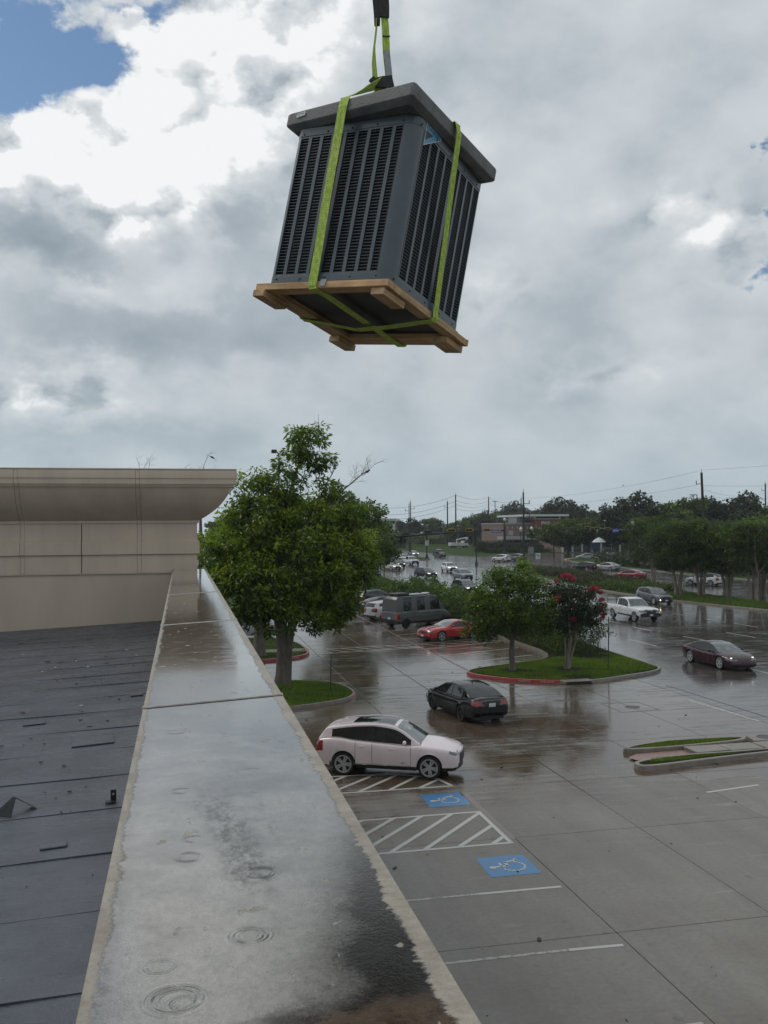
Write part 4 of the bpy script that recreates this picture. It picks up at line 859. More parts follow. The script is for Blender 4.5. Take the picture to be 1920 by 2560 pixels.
# ================================================================== vehicles
def sect(spec, x, bed=None):
    L2 = spec['L']/2; W2 = spec['W']/2
    u = abs(x)/L2; sg = 1 if x > 0 else -1
    tf = spec.get('taper_f', .80) if x > 0 else spec.get('taper_r', .84)
    w_ = W2*(1 - (1-tf)*max(0., (u-.55)/.45)**2.3)
    zt = float(pchip(*zip(*spec['top']), x)); zb = float(pchip(*zip(*spec['bot']), x))
    crown = spec.get('crown', .04)
    zs = zt - crown - .03
    h = zs - zb
    z_in = zb
    for xa in (spec['xf'], spec['xr']):
        Ra = spec['R']*1.12
        if abs(x-xa) < Ra: z_in = max(z_in, spec['R'] + math.sqrt(max(Ra*Ra-(x-xa)**2, 0.))*.98)
    z0 = min(z_in, zs-.06)
    fl = 0.
    for xa in (spec['xf'], spec['xr']): fl = max(fl, math.exp(-((x-xa)/(spec['R']*1.25))**4))
    flare = 1 + .016*fl
    pts = [(w_*.55, z0), (w_*.90, z0), (w_*.955*flare, z0+.012)]
    for f, k in ((.18, .975), (.36, .99), (.55, 1.0), (.72, .997), (.86, .982), (.95, .962)):
        z = zb + h*f
        z = max(z, z0+.02+.03*f); pts.append((w_*k*(flare if f < .75 else 1+(flare-1)*.5), min(z, zs-.002*(1-f))))
    if spec.get('bed') and spec['bed'][0] < x < spec['bed'][1]:
        pts += [(w_*.945, zs), (w_*.90, zs+.01), (w_*.86, zs), (w_*.855, zs-.5), (w_*.5, zs-.5), (0, zs-.5)]
    else:
        pts += [(w_*.93, zs), (w_*.88, zs+crown*.38), (w_*.76, zs+crown*.72), (w_*.55, zs+.03+crown*.72), (w_*.28, zs+.03+crown*.95), (0, zt)]
    return pts
NSEC = 15
def car_stations(spec):
    L2 = spec['L']/2; xs = set()
    for f in np.linspace(-1, 1, 41): xs.add(round(L2*f, 4))
    for f in (.9995, .995, .985, .97, .955, .93): xs.add(round(L2*f, 4)); xs.add(round(-L2*f, 4))
    for xa in (spec['xf'], spec['xr']):
        Ra = spec['R']*1.12
        for a in np.linspace(-1, 1, 15): xs.add(round(xa+Ra*math.sin(a*math.pi/2), 4))
        xs.add(round(xa-Ra-.004, 4)); xs.add(round(xa+Ra+.004, 4))
    if spec.get('bed'):
        for q in spec['bed']: xs.add(round(q-.004, 4)); xs.add(round(q+.004, 4))
    xs = sorted(x for x in xs if -L2 <= x <= L2); o = [xs[0]]
    for x in xs[1:]:
        if x-o[-1] > .003: o.append(x)
    return o
def body_grid(spec):
    xs = car_stations(spec); V = []; F = []
    per = 2*NSEC-1
    for x in xs:
        p = sect(spec, x); V += [(x, -y, z) for y, z in p] + [(x, y, z) for y, z in p[-2::-1]]
    n = len(xs)
    F += [(i*per+k, i*per+k+1, (i+1)*per+k+1, (i+1)*per+k) for i in range(n-1) for k in range(per-1)]
    for end, i in ((-1, 0), (1, n-1)):          # rounded fascia
        bul = spec.get('bulge_f', .10) if end > 0 else spec.get('bulge_r', .06)
        p = sect(spec, xs[i]); K = 12; rows = []
        for j in range(1, 11):
            y, z = p[j]; row = []
            for k in range(K+1):
                s_ = -1+2*k/K
                if k == 0: row.append(i*per+j)
                elif k == K: row.append(i*per+per-1-j)
                else: V.append((xs[i]+end*bul*(1-s_*s_)*(1-.25*((j-5)/5.)**2), y*s_, z + (p[-1][1]-p[9][1])*(1-s_*s_)*max(0, (j-7)/3.)*.9)); row.append(len(V)-1)
            rows.append(row)
        for a, b in zip(rows, rows[1:]):
            F += [(a[k], a[k+1], b[k+1], b[k]) for k in range(K)]
        # stitch to top
        top = rows[-1]; ringtop = [i*per+j for j in range(10, per-10)]
        ct = len(V); V.append((xs[i]+end*bul*.55, 0, p[-1][1]-.004))
        loop = top + ringtop[::-1][1:-1]
        for k in range(len(loop)): F.append((loop[k], loop[(k+1) % len(loop)], ct))
    return V, F
def make_car(name, label, spec, paint, loc, head, lights=False, detail=2, group=None, cat='car', rim='rim_alloy', roofmat=None, windows=None):
    root = empty(name, (loc[0], loc[1], 0), R(head)); tag(root, label, cat, group)
    pm = 'paint_'+paint
    V, F = body_grid(spec); bm_ = MB(); bm_.v = V; bm_.f = F
    body = bm_.build('body', pm, root, smooth=38)
    me = body.data; fc = [(f.center.copy(), f.normal.copy(), [me.vertices[i].co.copy() for i in f.vertices]) for f in me.polygons]
    def patch(nm, mt, sel, off=.006, parent=root):
        m_ = MB()
        for c, n, vs in fc:
            if sel(c, n): m_.add([v + n*off for v in vs], [tuple(range(len(vs)))])
        if not m_.f: return None
        b = m_.mesh(nm, mt, fix=False); bmm = bmesh.new(); bmm.from_mesh(b); bmesh.ops.remove_doubles(bmm, verts=bmm.verts, dist=.004); bmm.to_mesh(b); bmm.free()
        b.polygons.foreach_set('use_smooth', [True]*len(b.polygons)); return link(nm, b, parent)
    L2, W2, ZF = spec['L']/2, spec['W']/2, spec['zlamp']
    # greenhouse
    rx = sorted(spec['roof']); x0, x1 = rx[0][0], rx[-1][0]
    xa, xb = spec['glass']         # rear and front edge of the roof panel
    gx = sorted(set([round(v, 3) for v in np.linspace(x0, x1, 33)] + [xa, xb] + [round(v+d, 3) for w_ in spec['win'] for v in w_ for d in (0,)]))
    per_ = []
    for x in gx:
        p = sect(spec, x); zb_ = float(pchip(*zip(*spec['top']), x)) - spec.get('crown', .04) - .02; wb = p[9][0]*spec.get('gw', .955)
        zr = max(float(pchip(*zip(*rx), x)), zb_+.012); hh = zr-zb_; tum = spec.get('tumble', .30); wt = wb-hh*tum*.92
        zw0, zw1 = zb_+min(.035, hh*.3), zr-min(.085, hh*.42)
        per_.append([(wb, zb_-.03), (wb*.998, zw0), (wb-(zw1-zb_)*tum, zw1), (wt, zr-min(.035, hh*.25)), (wt-.055, zr-min(.006, hh*.1)), (wt*.55, zr+.018), (0, zr+.026)])
    global LASTROOF
    LASTROOF = (gx, per_); groups = {}
    def addq(key, vs): groups.setdefault(key, MB()).add(vs, [(0, 1, 2, 3)])
    for i in range(len(gx)-1):
        xm = (gx[i]+gx[i+1])/2
        for s_ in (-1, 1):
            for k in range(6):
                a, b = per_[i][k], per_[i][k+1]; c, d = per_[i+1][k+1], per_[i+1][k]
                vs = [(gx[i], s_*a[0], a[1]), (gx[i], s_*b[0], b[1]), (gx[i+1], s_*c[0], c[1]), (gx[i+1], s_*d[0], d[1])]
                if s_ < 0: vs = vs[::-1]
                if k == 1:
                    wi = next((q for q, w_ in enumerate(spec['win']) if w_[0] < xm < w_[1]), None)
                    pn = sum(w_[0] < xm for w_ in spec['win'])
                    key = ('side_window', s_, wi) if wi is not None else ('pillar', s_, pn, 0 < pn < len(spec['win']))
                elif k in (0,): key = ('roof',)
                elif k in (2, 3): key = ('roof',)
                else: key = ('windscreen',) if xm > xb else (('rear_window',) if xm < xa else ('roof',))
                addq(key, vs)
    for key, m_ in groups.items():
        mt = {'side_window': 'car_glass', 'pillar': 'trim_black' if len(key) > 3 and key[3] and spec is not VAN else pm, 'roof': roofmat or pm, 'windscreen': spec.get('screen', 'windscreen_glass'), 'rear_window': spec.get('backlight', 'car_glass')}[key[0]]
        b = m_.mesh(key[0], mt, fix=False); bmm = bmesh.new(); bmm.from_mesh(b); bmesh.ops.remove_doubles(bmm, verts=bmm.verts, dist=.001); bmm.to_mesh(b); bmm.free()
        b.polygons.foreach_set('use_smooth', [True]*len(b.polygons)); b.set_sharp_from_angle(angle=R(35)); link(key[0], b, root)
    # wheels
    Rw = spec['R']; wy = W2-.125
    tyre = MB().lathe([(.01, -.09), (Rw*.68, -.09), (Rw*.70, -.11), (Rw*.93, -.115), (Rw, -.085), (Rw, .085), (Rw*.93, .115), (Rw*.75, .112), (Rw*.75, .0), (.01, .0)], n=28, axis='Y').mesh('wheel', 'rubber', smooth=40)
    rm = MB().lathe([(Rw*.77, .02), (Rw*.77, .114), (Rw*.70, .117), (Rw*.66, .085), (Rw*.66, .06), (.01, .06)], n=28, axis='Y')
    ns = spec.get('spokes', 5)
    for k in range(ns):
        a = 2*math.pi*k/ns; q = Matrix.Rotation(a, 3, 'Y'); sw = spec.get('spw', .05)
        for sft in ((-.028, .028) if spec.get('twin') else (0,)):
            m2 = [q @ Vector((x, y, z)) for x, y, z in ((-sw/2+sft*.5, .088, .03), (sw/2+sft*.5, .088, .03), (sw/2*.8+sft*1.5, .108, Rw*.71), (-sw/2*.8+sft*1.5, .108, Rw*.71))]
            rm.add(m2 + [Vector((v.x, v.y-.03, v.z)) for v in m2], [(0, 1, 2, 3), (0, 4, 5, 1), (1, 5, 6, 2), (2, 6, 7, 3), (3, 7, 4, 0)])
    rm.lathe([(.06, .06), (.06, .105), (.04, .112), (.005, .112)], n=12, axis='Y')
    rmd = rm.mesh('rim', rim, smooth=35); bk = MB().lathe([(Rw*.66, .05), (Rw*.66, .066), (.01, .066)], n=20, axis='Y').mesh('brake', 'trim_black')
    for x in (spec['xf'], spec['xr']):
        for s_ in (-1, 1):
            wo_ = link('wheel', tyre, root, (x, s_*wy, Rw)); wo_.rotation_euler = (0, RNG.random()*6, 0 if s_ > 0 else math.pi)
            link('rim', rmd, wo_); link('brake', bk, wo_)
    # dark tunnel behind the wheels and floor pan
    MB().span((-L2*.93, -W2*.72, spec['floor']), (L2*.93, W2*.72, spec['floor']+.16)).build('floor_pan', 'trim_black', root)
    zl0, zl1 = ZF
    fx = spec.get('lampx', L2*.80)
    fsel = lambda c, n: c.x > fx and zl0 < c.z < zl1 and abs(c.y) > W2*.50 and n.z < .8
    hm = 'headlight_on' if lights else 'headlight'
    for s_ in (-1, 1):
        patch('headlight', hm, lambda c, n: fsel(c, n) and c.y*s_ > 0)
        patch('taillight', 'taillight', lambda c, n: c.x < -L2*.88 and spec['ztail'][0] < c.z < spec['ztail'][1] and c.y*s_ > W2*spec.get('tailw', .45) and n.z < .8)
    patch('grille', spec.get('grille_mat', 'trim_black'), lambda c, n: c.x > L2*.95 and spec['zgrille'][0] < c.z < spec['zgrille'][1] and abs(c.y) < W2*.50 and n.x > .3)
    zc = spec['zclad']
    patch('lower_cladding', 'trim_black', lambda c, n: c.z < zc and (abs(n.y) > .3 or abs(n.x) > .3) and n.z < .7)
    patch('rear_bumper', spec.get('rb', 'trim_black'), lambda c, n: c.x < -L2*.93 and c.z < zc+spec.get('rbz', .10) and n.x < -.3)
    patch('intake', 'trim_black', lambda c, n: c.x > L2*.95 and zc < c.z < zc+spec.get('intz', .14) and abs(c.y) < W2*.72 and n.x > .3, .004)
    bf, br = spec.get('bulge_f', .10), spec.get('bulge_r', .06)
    MB().box((-L2-br-.004, 0, spec['zplate']), (.012, .31, .15)).build('licence_plate', 'plate', root, bevel=.003)
    if spec.get('fplate', True): MB().box((L2+bf+.006, 0, spec.get('zfp', .45)), (.012, .31, .13)).build('licence_plate', 'plate', root, bevel=.003)
    if detail >= 1:
        xm = spec['mirror']; zm = float(pchip(*zip(*spec['top']), xm))+.06
        for s_ in (-1, 1):
            MB().sphere((xm, s_*(W2*.93+.13), zm+.02), .10, 10, 6, (.62, 1.05, .72)).build('mirror', pm if spec.get('mir', True) else 'trim_black', root, smooth=60)
            MB().tube([(xm-.02, s_*W2*.86, zm-.03), (xm, s_*(W2*.93+.06), zm)], .022, 6).build('mirror_stalk', 'trim_black', root)
    if detail >= 2:
        def seam(x, j0=3, j1=9):
            p = sect(spec, x)
            for s_ in (-1, 1):
                m_ = MB()
                for j in range(j0, j1):
                    (ya, za), (yb, zb2) = p[j], p[j+1]
                    m_.add([(x-.006, s_*(ya+.0025), za), (x+.006, s_*(ya+.0025), za), (x+.006, s_*(yb+.0025), zb2), (x-.006, s_*(yb+.0025), zb2)], [(0, 1, 2, 3)])
                m_.build('door_seam', 'trim_black', root)
        for x in spec['seams']: seam(x)
        for x in spec['handles']:
            p = sect(spec, x); y, z = p[7]
            for s_ in (-1, 1): MB().box((x, s_*(y+.012), z-.01), (.20, .024, .03)).build('door_handle', spec.get('handle_mat', pm), root, bevel=.006)
        # bright window surround
        if spec.get('chrome'):
            for s_ in (-1, 1):
                lo_ = [(gx[i], s_*(per_[i][1][0]+.004), per_[i][1][1]) for i in range(len(gx)) if spec['win'][0][0]-.02 <= gx[i] <= spec['win'][-1][1]+.02]
                hi_ = [(gx[i], s_*(per_[i][2][0]+.004), per_[i][2][1]) for i in range(len(gx)) if spec['win'][0][0]-.02 <= gx[i] <= spec['win'][-1][1]+.02]
                MB().tube(lo_, .010, 5).build('window_trim', 'chrome', root); MB().tube(hi_, .010, 5).build('window_trim', 'chrome', root)
    return root, patch
SUV = dict(L=4.66, W=1.90, R=.372, xf=1.46, xr=-1.39, top=[(-2.39, .86), (-2.36, 1.0), (-2.2, 1.18), (-1.6, 1.25), (-1.0, 1.18), (0, 1.12), (.8, 1.08), (1.05, 1.11), (1.6, 1.07), (2.1, .98), (2.3, .89), (2.39, .78)],
           bot=[(-2.39, .50), (-2.2, .33), (-1.5, .27), (1.5, .25), (2.2, .27), (2.39, .36)], roof=[(-2.27, 1.17), (-2.14, 1.33), (-2.02, 1.47), (-1.7, 1.55), (-.9, 1.645), (-.4, 1.67), (.2, 1.62), (.38, 1.57), (1.15, 1.10)], glass=(-2.03, .36), win=[(-1.80, -.44), (-.36, .86)],
           zlamp=(.78, .90), lampx=2.04, ztail=(.78, 1.08), zgrille=(.52, .80), zclad=.37, zplate=.78, floor=.24, mirror=.68, seams=(-.98, -.42, .86), handles=(-.78, .22), tumble=.30, spokes=5, spw=.055, twin=True, chrome=True)
SEDAN = dict(L=4.80, W=1.83, R=.335, xf=1.46, xr=-1.34, top=[(-2.4, .84), (-2.37, .98), (-2.2, 1.07), (-1.75, 1.08), (-1.2, 1.0), (0, .96), (.9, .95), (1.15, .99), (1.6, .95), (2.1, .84), (2.32, .74), (2.4, .62)],
             bot=[(-2.4, .44), (-2.2, .28), (-1.5, .21), (1.5, .19), (2.2, .21), (2.4, .32)], roof=[(-2.02, 1.06), (-1.25, 1.33), (-.7, 1.43), (-.2, 1.445), (.3, 1.38), (1.3, .985)], glass=(-1.15, .32), win=[(-1.35, -.36), (-.28, .86)],
             zlamp=(.58, .76), lampx=1.85, ztail=(.78, .96), tailw=.40, zgrille=(.48, .64), zclad=.26, zplate=.80, floor=.17, mirror=.82, seams=(-1.0, -.32, .98), handles=(-.80, .20), tumble=.36, spokes=5, spw=.06, rb='trim_black', rbz=.12)
SPORT = dict(L=4.92, W=1.97, R=.365, xf=1.50, xr=-1.40, top=[(-2.46, .74), (-2.42, .88), (-2.2, .97), (-1.7, .99), (-.9, .93), (0, .88), (.9, .88), (1.3, .92), (1.7, .87), (2.1, .77), (2.35, .65), (2.46, .54)],
             bot=[(-2.46, .40), (-2.2, .25), (-1.5, .17), (1.5, .16), (2.2, .17), (2.46, .27)], roof=[(-2.15, .95), (-1.5, 1.17), (-.8, 1.335), (-.35, 1.365), (.15, 1.31), (1.28, .90)], glass=(-.95, .12), win=[(-1.42, -.50), (-.43, .78)],
             zlamp=(.56, .72), lampx=1.98, ztail=(.76, .84), tailw=.0, zgrille=(.24, .34), zclad=.24, zplate=.58, floor=.15, mirror=.72, seams=(-.95, -.46, .80), handles=(-.75, .10), tumble=.42, spokes=5, spw=.05, twin=True, taper_f=.76, fplate=False, intz=.10, bulge_f=.16)
COUPE = dict(L=4.80, W=1.92, R=.365, xf=1.46, xr=-1.39, top=[(-2.4, .88), (-2.36, 1.0), (-2.1, 1.05), (-1.5, 1.04), (-.6, .98), (.6, .97), (.85, 1.02), (1.6, .98), (2.1, .90), (2.33, .82), (2.4, .72)],
             bot=[(-2.4, .42), (-2.2, .26), (-1.5, .19), (1.5, .17), (2.2, .18), (2.4, .28)], roof=[(-1.75, 1.03), (-1.1, 1.27), (-.5, 1.36), (-.1, 1.35), (.9, 1.0)], glass=(-.85, -.05), win=[(-.95, .52)],
             zlamp=(.66, .78), lampx=2.2, ztail=(.74, .90), zgrille=(.60, .78), zclad=.25, zplate=.62, floor=.16, mirror=.5, seams=(-.72, .62), handles=(-.55,), tumble=.44, spokes=5, spw=.07, fplate=True, zfp=.42, intz=.16)
PICK = dict(L=5.80, W=2.02, R=.395, xf=1.92, xr=-1.72, top=[(-2.9, 1.19), (-2.85, 1.25), (-2.0, 1.27), (-.9, 1.27), (0, 1.24), (.7, 1.22), (.95, 1.26), (1.6, 1.24), (2.5, 1.17), (2.75, 1.09), (2.9, .98)],
            bot=[(-2.9, .62), (-2.6, .52), (-1.5, .44), (1.5, .40), (2.5, .42), (2.9, .50)], roof=[(-1.12, 1.24), (-1.0, 1.76), (-.85, 1.855), (-.3, 1.885), (.2, 1.84), (.42, 1.77), (1.08, 1.25)], glass=(-1.0, .40), win=[(-.92, -.52), (-.38, .72)], bed=(-2.84, -1.2),
            zlamp=(.86, 1.06), lampx=2.55, ztail=(.80, 1.12), tailw=.78, zgrille=(.80, 1.03), zclad=.50, zplate=.66, floor=.42, mirror=.66, mir=False, seams=(-1.16, -.45, .82), handles=(-.30,), tumble=.22, spokes=5, spw=.07, taper_f=.9, taper_r=.96, zfp=.62, intz=.30, handle_mat='trim_black', rb='trim_black', bulge_r=.03)
VAN = dict(L=5.95, W=2.05, R=.36, xf=2.02, xr=-2.0, top=[(-2.97, 1.24), (-2.95, 1.36), (-2.6, 1.38), (1.2, 1.38), (2.0, 1.34), (2.3, 1.26), (2.7, 1.10), (2.9, .93), (2.97, .80)],
           bot=[(-2.97, .46), (-2.7, .38), (-1.5, .36), (1.5, .34), (2.6, .34), (2.97, .42)], roof=[(-2.96, 1.36), (-2.95, 2.05), (-2.90, 2.44), (-2.6, 2.52), (.6, 2.54), (1.1, 2.47), (1.45, 2.30), (2.35, 1.24)], glass=(-2.93, 1.10), win=[(-2.25, -1.42), (-.82, .02), (.62, 1.62)], gw=1.0,
           zlamp=(.84, 1.12), lampx=2.55, ztail=(.75, 1.25), tailw=.80, zgrille=(.62, .82), zclad=.60, zplate=.80, floor=.34, mirror=1.5, mir=False, seams=(-2.45, -1.1, .35), handles=(.18,), tumble=.10, spokes=6, spw=.06, taper_r=.985, taper_f=.84, crown=.03, handle_mat='trim_black', backlight='paint_vangrey', bulge_r=.02, intz=.22)

CARS = {}
# parking lot
pk, patch = make_car('parked_suv', 'pale pink luxury suv turning beside the striped accessible aisle', SUV, 'pink', (6.78, 30.3), -25)
def roof_z(x, y):
    gx, per_ = LASTROOF; a = []
    for p in per_: ys = [q[0] for q in p][2:][::-1]; zs = [q[1] for q in p][2:][::-1]; a.append(float(np.interp(abs(y), ys, zs)))
    return float(np.interp(x, gx, a))
def roof_strip(nm, mt, par_, x0, x1, y0, y1, off, nx=14, ny=9):
    vs = [(x, y, roof_z(x, y)+off) for x in np.linspace(x0, x1, nx) for y in np.linspace(y0, y1, ny)]
    return MB().add(vs, [(i*ny+k, i*ny+k+1, (i+1)*ny+k+1, (i+1)*ny+k) for i in range(nx-1) for k in range(ny-1)]).build(nm, mt, par_, smooth=40)
roof_strip('sunroof', 'car_glass', pk, -1.15, .25, -.50, .50, .006)
for y_ in (-.60, .60): MB().tube([(x_, y_, roof_z(x_, y_)+(.028 if -1.65 < x_ < .3 else .0)) for x_ in (-1.72, -1.62, -1.2, -.8, -.4, 0, .28, .36)], .012, 6).build('roof_rail', 'chrome', pk)
for s_ in (-1, 1): MB().box((-.1, s_*.945, .40), (1.9, .012, .025)).build('sill_trim', 'chrome', pk); 
text('badge', 'PREMIUM', .035, 'trim_black', pk, frame((.62, -.948, .50), (1, 0, 0), (0, 0, 1)), .002)
bs, _ = make_car('sedan', 'black sedan seen from behind driving away past the entrance median', SEDAN, 'black', (11.95, 38.65), 100, rim='rim_dark')
MB().hull8([(-.75, -.012, 1.43), (-.60, -.012, 1.445), (-.60, .012, 1.445), (-.75, .012, 1.43)], [(-.76, -.003, 1.51), (-.72, -.003, 1.51), (-.72, .003, 1.51), (-.76, .003, 1.51)]).build('roof_antenna', 'trim_black', bs)
MB().box((-2.47, 0, .99), (.01, 1.0, .025)).build('boot_trim', 'chrome', bs)
po, _ = make_car('sports_sedan', 'dark maroon low sports sedan with headlights lit on the wet road', SPORT, 'maroon', (30.3, 48.45), -88, roofmat='car_glass')
for s_ in (-1, 1): MB().sphere((2.20, s_*.68, .69), .055, 10, 6, (.8, 1.2, .6)).build('headlight_lamp', 'headlight_on', po, smooth=60)
pu, _ = make_car('pickup_truck', 'white pickup truck with a rack behind its cab and a black front bumper', PICK, 'white', (38.0, 73.8), -87)
MB().box((2.97, 0, .93), (.03, .62, .035)).build('grille_bar', 'trim_black', pu); MB().box((2.99, 0, .93), (.02, .16, .06)).build('grille_emblem', 'sign_yellow', pu)
MB().box((2.93, 0, .60), (.16, 1.92, .26)).build('front_bumper', 'trim_black', pu, bevel=.03); MB().box((3.02, .0, .60), (.01, .3, .13)).build('licence_plate', 'plate', pu)
m_ = MB()
for y_ in (-.85, .85): m_.tube([(-1.25, y_, 1.25), (-1.25, y_, 1.86)], .03, 6); m_.tube([(-2.75, y_, 1.27), (-2.75, y_, 1.75)], .025, 6); m_.tube([(-1.25, y_, 1.60), (-2.75, y_, 1.50)], .022, 6)
m_.tube([(-1.25, -.85, 1.86), (-1.25, .85, 1.86)], .03, 6); m_.tube([(-1.25, -.85, 1.6), (-1.25, .85, 1.6)], .02, 6); m_.build('headache_rack', 'trim_black', pu)
gs, _ = make_car('suv', 'grey suv with a black roof and bonnet beside the white pickup truck', SUV, 'grey', (47.9, 88.3), -88)
for s_ in (-1, 1): MB().lathe([(.05, 0), (.05, .02)], (2.40, s_*.70, .50), 10, 'X').build('fog_lamp', 'foglight_on' if s_ < 0 else 'headlight', gs)
# parked by the planted bed
vn, _ = make_car('camper_van', 'dark grey camper van with roof vents and an awning parked nose to the hedge', VAN, 'vangrey', (18.85, 73.9), 27, cat='van', rim='rim_dark')
MB().box((-1.95, 0, 2.66), (1.25, 1.2, .22)).build('roof_box', 'trim_black', vn, bevel=.05); MB().box((-.3, 0, 2.60), (1.9, 1.3, .035)).build('solar_panel', 'solar_panel', vn, bevel=.005); MB().box((1.0, .1, 2.61), (.5, .5, .12)).build('roof_vent', 'canopy_white', vn, bevel=.04)
MB().box((-1.65, -1.04, 1.27), (1.75, .03, .05)).build('awning_rail', 'chrome', vn); MB().box((-.3, -1.045, .98), (4.3, .02, .03)).build('body_moulding', 'pole_steel', vn); MB().box((.2, -1.0, .50), (2.6, .10, .10)).build('side_step', 'trim_black', vn, bevel=.02)
rc, _ = make_car('coupe', 'red muscle coupe with black bonnet stripes parked behind the island tree', COUPE, 'red', (18.9, 64.55), 202)
for s_ in (-1, 1): pass
def over_hood(root, spec, y0, y1, xa, xb, mt):
    m_ = MB(); xs = np.linspace(xa, xb, 10); vs = []
    for x in xs:
        p = sect(spec, x); ys = [q[0] for q in p][::-1]; zs = [q[1] for q in p][::-1]
        vs += [(x, y, float(np.interp(abs(y), ys, zs))+.006) for y in (y0, y1)]
    m_.add(vs, [(2*i, 2*i+1, 2*i+3, 2*i+2) for i in range(9)]); m_.build('bonnet_stripe', mt, root, fix=False)
over_hood(rc, COUPE, .12, .42, .95, 2.25, 'trim_black'); over_hood(rc, COUPE, -.42, -.12, .95, 2.25, 'trim_black')
make_car('parked_suv', 'white suv parked between the camper van and a small dark car', SUV, 'white', (18.0, 80.1), 25)
make_car('parked_car', 'small black car almost hidden between two parked suvs', SEDAN, 'black', (19.0, 87.4), 25)
make_car('parked_suv', 'black suv at the far end of the row parked by the planted bed', SUV, 'black', (19.6, 94.2), 27)
make_car('parked_car', 'silver car parked behind the big tree trunk at the edge of the parapet', SEDAN, 'silver', (4.9, 69.6), 168)
# road traffic
SM = dict(detail=1)
make_car('car', 'dark red sedan driving away beyond the median shrubs', SEDAN, 'darkred', (65.9, 128.6), 118, **SM)
make_car('suv', 'white suv with a black roof driving behind the row of median trees', SUV, 'white', (68.2, 112.3), 122, roofmat='trim_black', **SM)
make_car('suv', 'dark navy estate car driving away in front of the yellow kerb', SUV, 'navy', (70.3, 154.6), 112, **SM)
make_car('car', 'silver sedan driving away behind the dark navy estate car', SEDAN, 'silver', (75.0, 155.2), 118, **SM)
make_car('car', 'silver sedan waiting at the driveway mouth behind the yellow kerb', SEDAN, 'silver', (94.6, 207.2), 172, **SM)
make_car('suv', 'white suv driving away past the left turn sign', SUV, 'white', (71.3, 201.5), 118, **SM)
make_car('suv', 'grey suv half hidden behind the rectangular sign backs', SUV, 'grey', (76.2, 204.8), 116, **SM)
make_car('suv', 'white suv with a black windscreen crossing behind the silver suv', SUV, 'white', (46.9, 160.5), -88, lights=True, **SM)
make_car('suv', 'blue grey suv with roof rails just left of the island tree', SUV, 'bluegrey', (41.7, 135.3), -86, **SM)
make_car('suv', 'black suv with bright headlights in the middle of the crossing', SUV, 'black', (37.6, 142.0), -74, lights=True, **SM)
make_car('suv', 'dark suv with lit headlights coming past the hedge behind the camper van', SUV, 'darkgrey', (33.4, 107.6), -83, lights=True, **SM)
make_car('suv', 'black suv with lit headlights waiting behind the stop line', SUV, 'black', (42.0, 180.2), -84, lights=True, **SM)
make_car('suv', 'pale tan suv at the left edge of the crossing under the big tree', SUV, 'tan', (38.3, 169.5), -72, lights=True, **SM)
make_car('suv', 'large white suv behind the pale blue white one at the crossing', SUV, 'white', (51.2, 214.5), -86, **SM)
make_car('pickup_truck', 'white pickup truck waiting at the crossing in front of a larger white suv', PICK, 'white', (47.6, 191.5), -86, **SM)
make_car('car', 'blue grey sedan with lit lamps beyond the narrow grass median', SEDAN, 'bluegrey', (63.3, 252), -84, lights=True, **SM)
make_car('car', 'dark grey sedan driving away behind the median sign post', SEDAN, 'darkgrey', (66.5, 236), 98, **SM)
make_car('suv', 'black suv driving away along the park verge', SUV, 'black', (71.6, 256.5), 96, **SM)
make_car('pickup_truck', 'grey pickup truck with lit headlights near the left end of the crossing', PICK, 'grey', (46.5, 219), -82, lights=True, **SM)
make_car('car', 'white sedan with lit headlights far down the road', SEDAN, 'white', (55.0, 252), -84, lights=True, **SM)
make_car('car', 'silver sedan waiting far down the left lane under the branches', SEDAN, 'silver', (40.2, 203), -84, lights=True, **SM)
# golf cart and utility truck
gc = empty('golf_cart', (111.5, 228.5, .12), R(175)); tag(gc, 'white golf cart with a pale roof beside the row of trees', 'golf cart')
MB().hull8([(-1.3, -.62, .35), (1.3, -.62, .35), (1.3, .62, .35), (-1.3, .62, .35)], [(-1.25, -.6, .85), (1.0, -.55, .95), (1.0, .55, .95), (-1.25, .6, .85)]).build('body', 'paint_white', gc, bevel=.05)
MB().box((-.1, 0, 2.0), (2.9, 1.4, .10)).build('roof', 'canopy_white', gc, bevel=.03); MB().box((-.35, 0, 1.02), (.5, 1.1, .22)).build('seat', 'trim_black', gc, bevel=.04)
for x_ in (-1.2, .85):
    for y_ in (-.6, .6): MB().tube([(x_, y_, .85), (x_*.9, y_, 1.97)], .03, 6).build('roof_post', 'canopy_white', gc)
for x_ in (-.85, .95):
    for y_ in (-.56, .56): MB().lathe([(.27, -.1), (.27, .1)], (x_, y_, .27), 14, 'Y').build('wheel', 'rubber', gc)
ut = empty('utility_truck', (101.5, 333, .12), R(12)); tag(ut, 'white utility truck with a raised boom on the grass beyond the road', 'truck')
MB().hull8([(1.0, -1.15, .7), (3.4, -1.15, .7), (3.4, 1.15, .7), (1.0, 1.15, .7)], [(1.1, -1.1, 2.6), (2.4, -1.1, 2.6), (2.4, 1.1, 2.6), (1.1, 1.1, 2.6)]).build('cab', 'paint_white', ut, bevel=.05); MB().span((-4.2, -1.2, .8), (.95, 1.2, 2.0)).build('service_body', 'paint_white', ut, bevel=.04)
MB().span((1.5, -1.16, 1.75), (2.5, -1.12, 2.45)).build('window', 'window_dark', ut); MB().tube([(-1.2, 0, 2.0), (-1.2, 0, 3.1), (2.6, .1, 3.7)], .22, 8).build('boom', 'paint_white', ut); MB().box((3.1, .1, 3.5), (.8, .8, 1.0)).build('bucket', 'paint_white', ut, bevel=.05)
for x_ in (-2.8, 2.2):
    for y_ in (-1.05, 1.05): MB().lathe([(.5, -.14), (.5, .14)], (x_, y_, .5), 16, 'Y').build('wheel', 'rubber', ut)

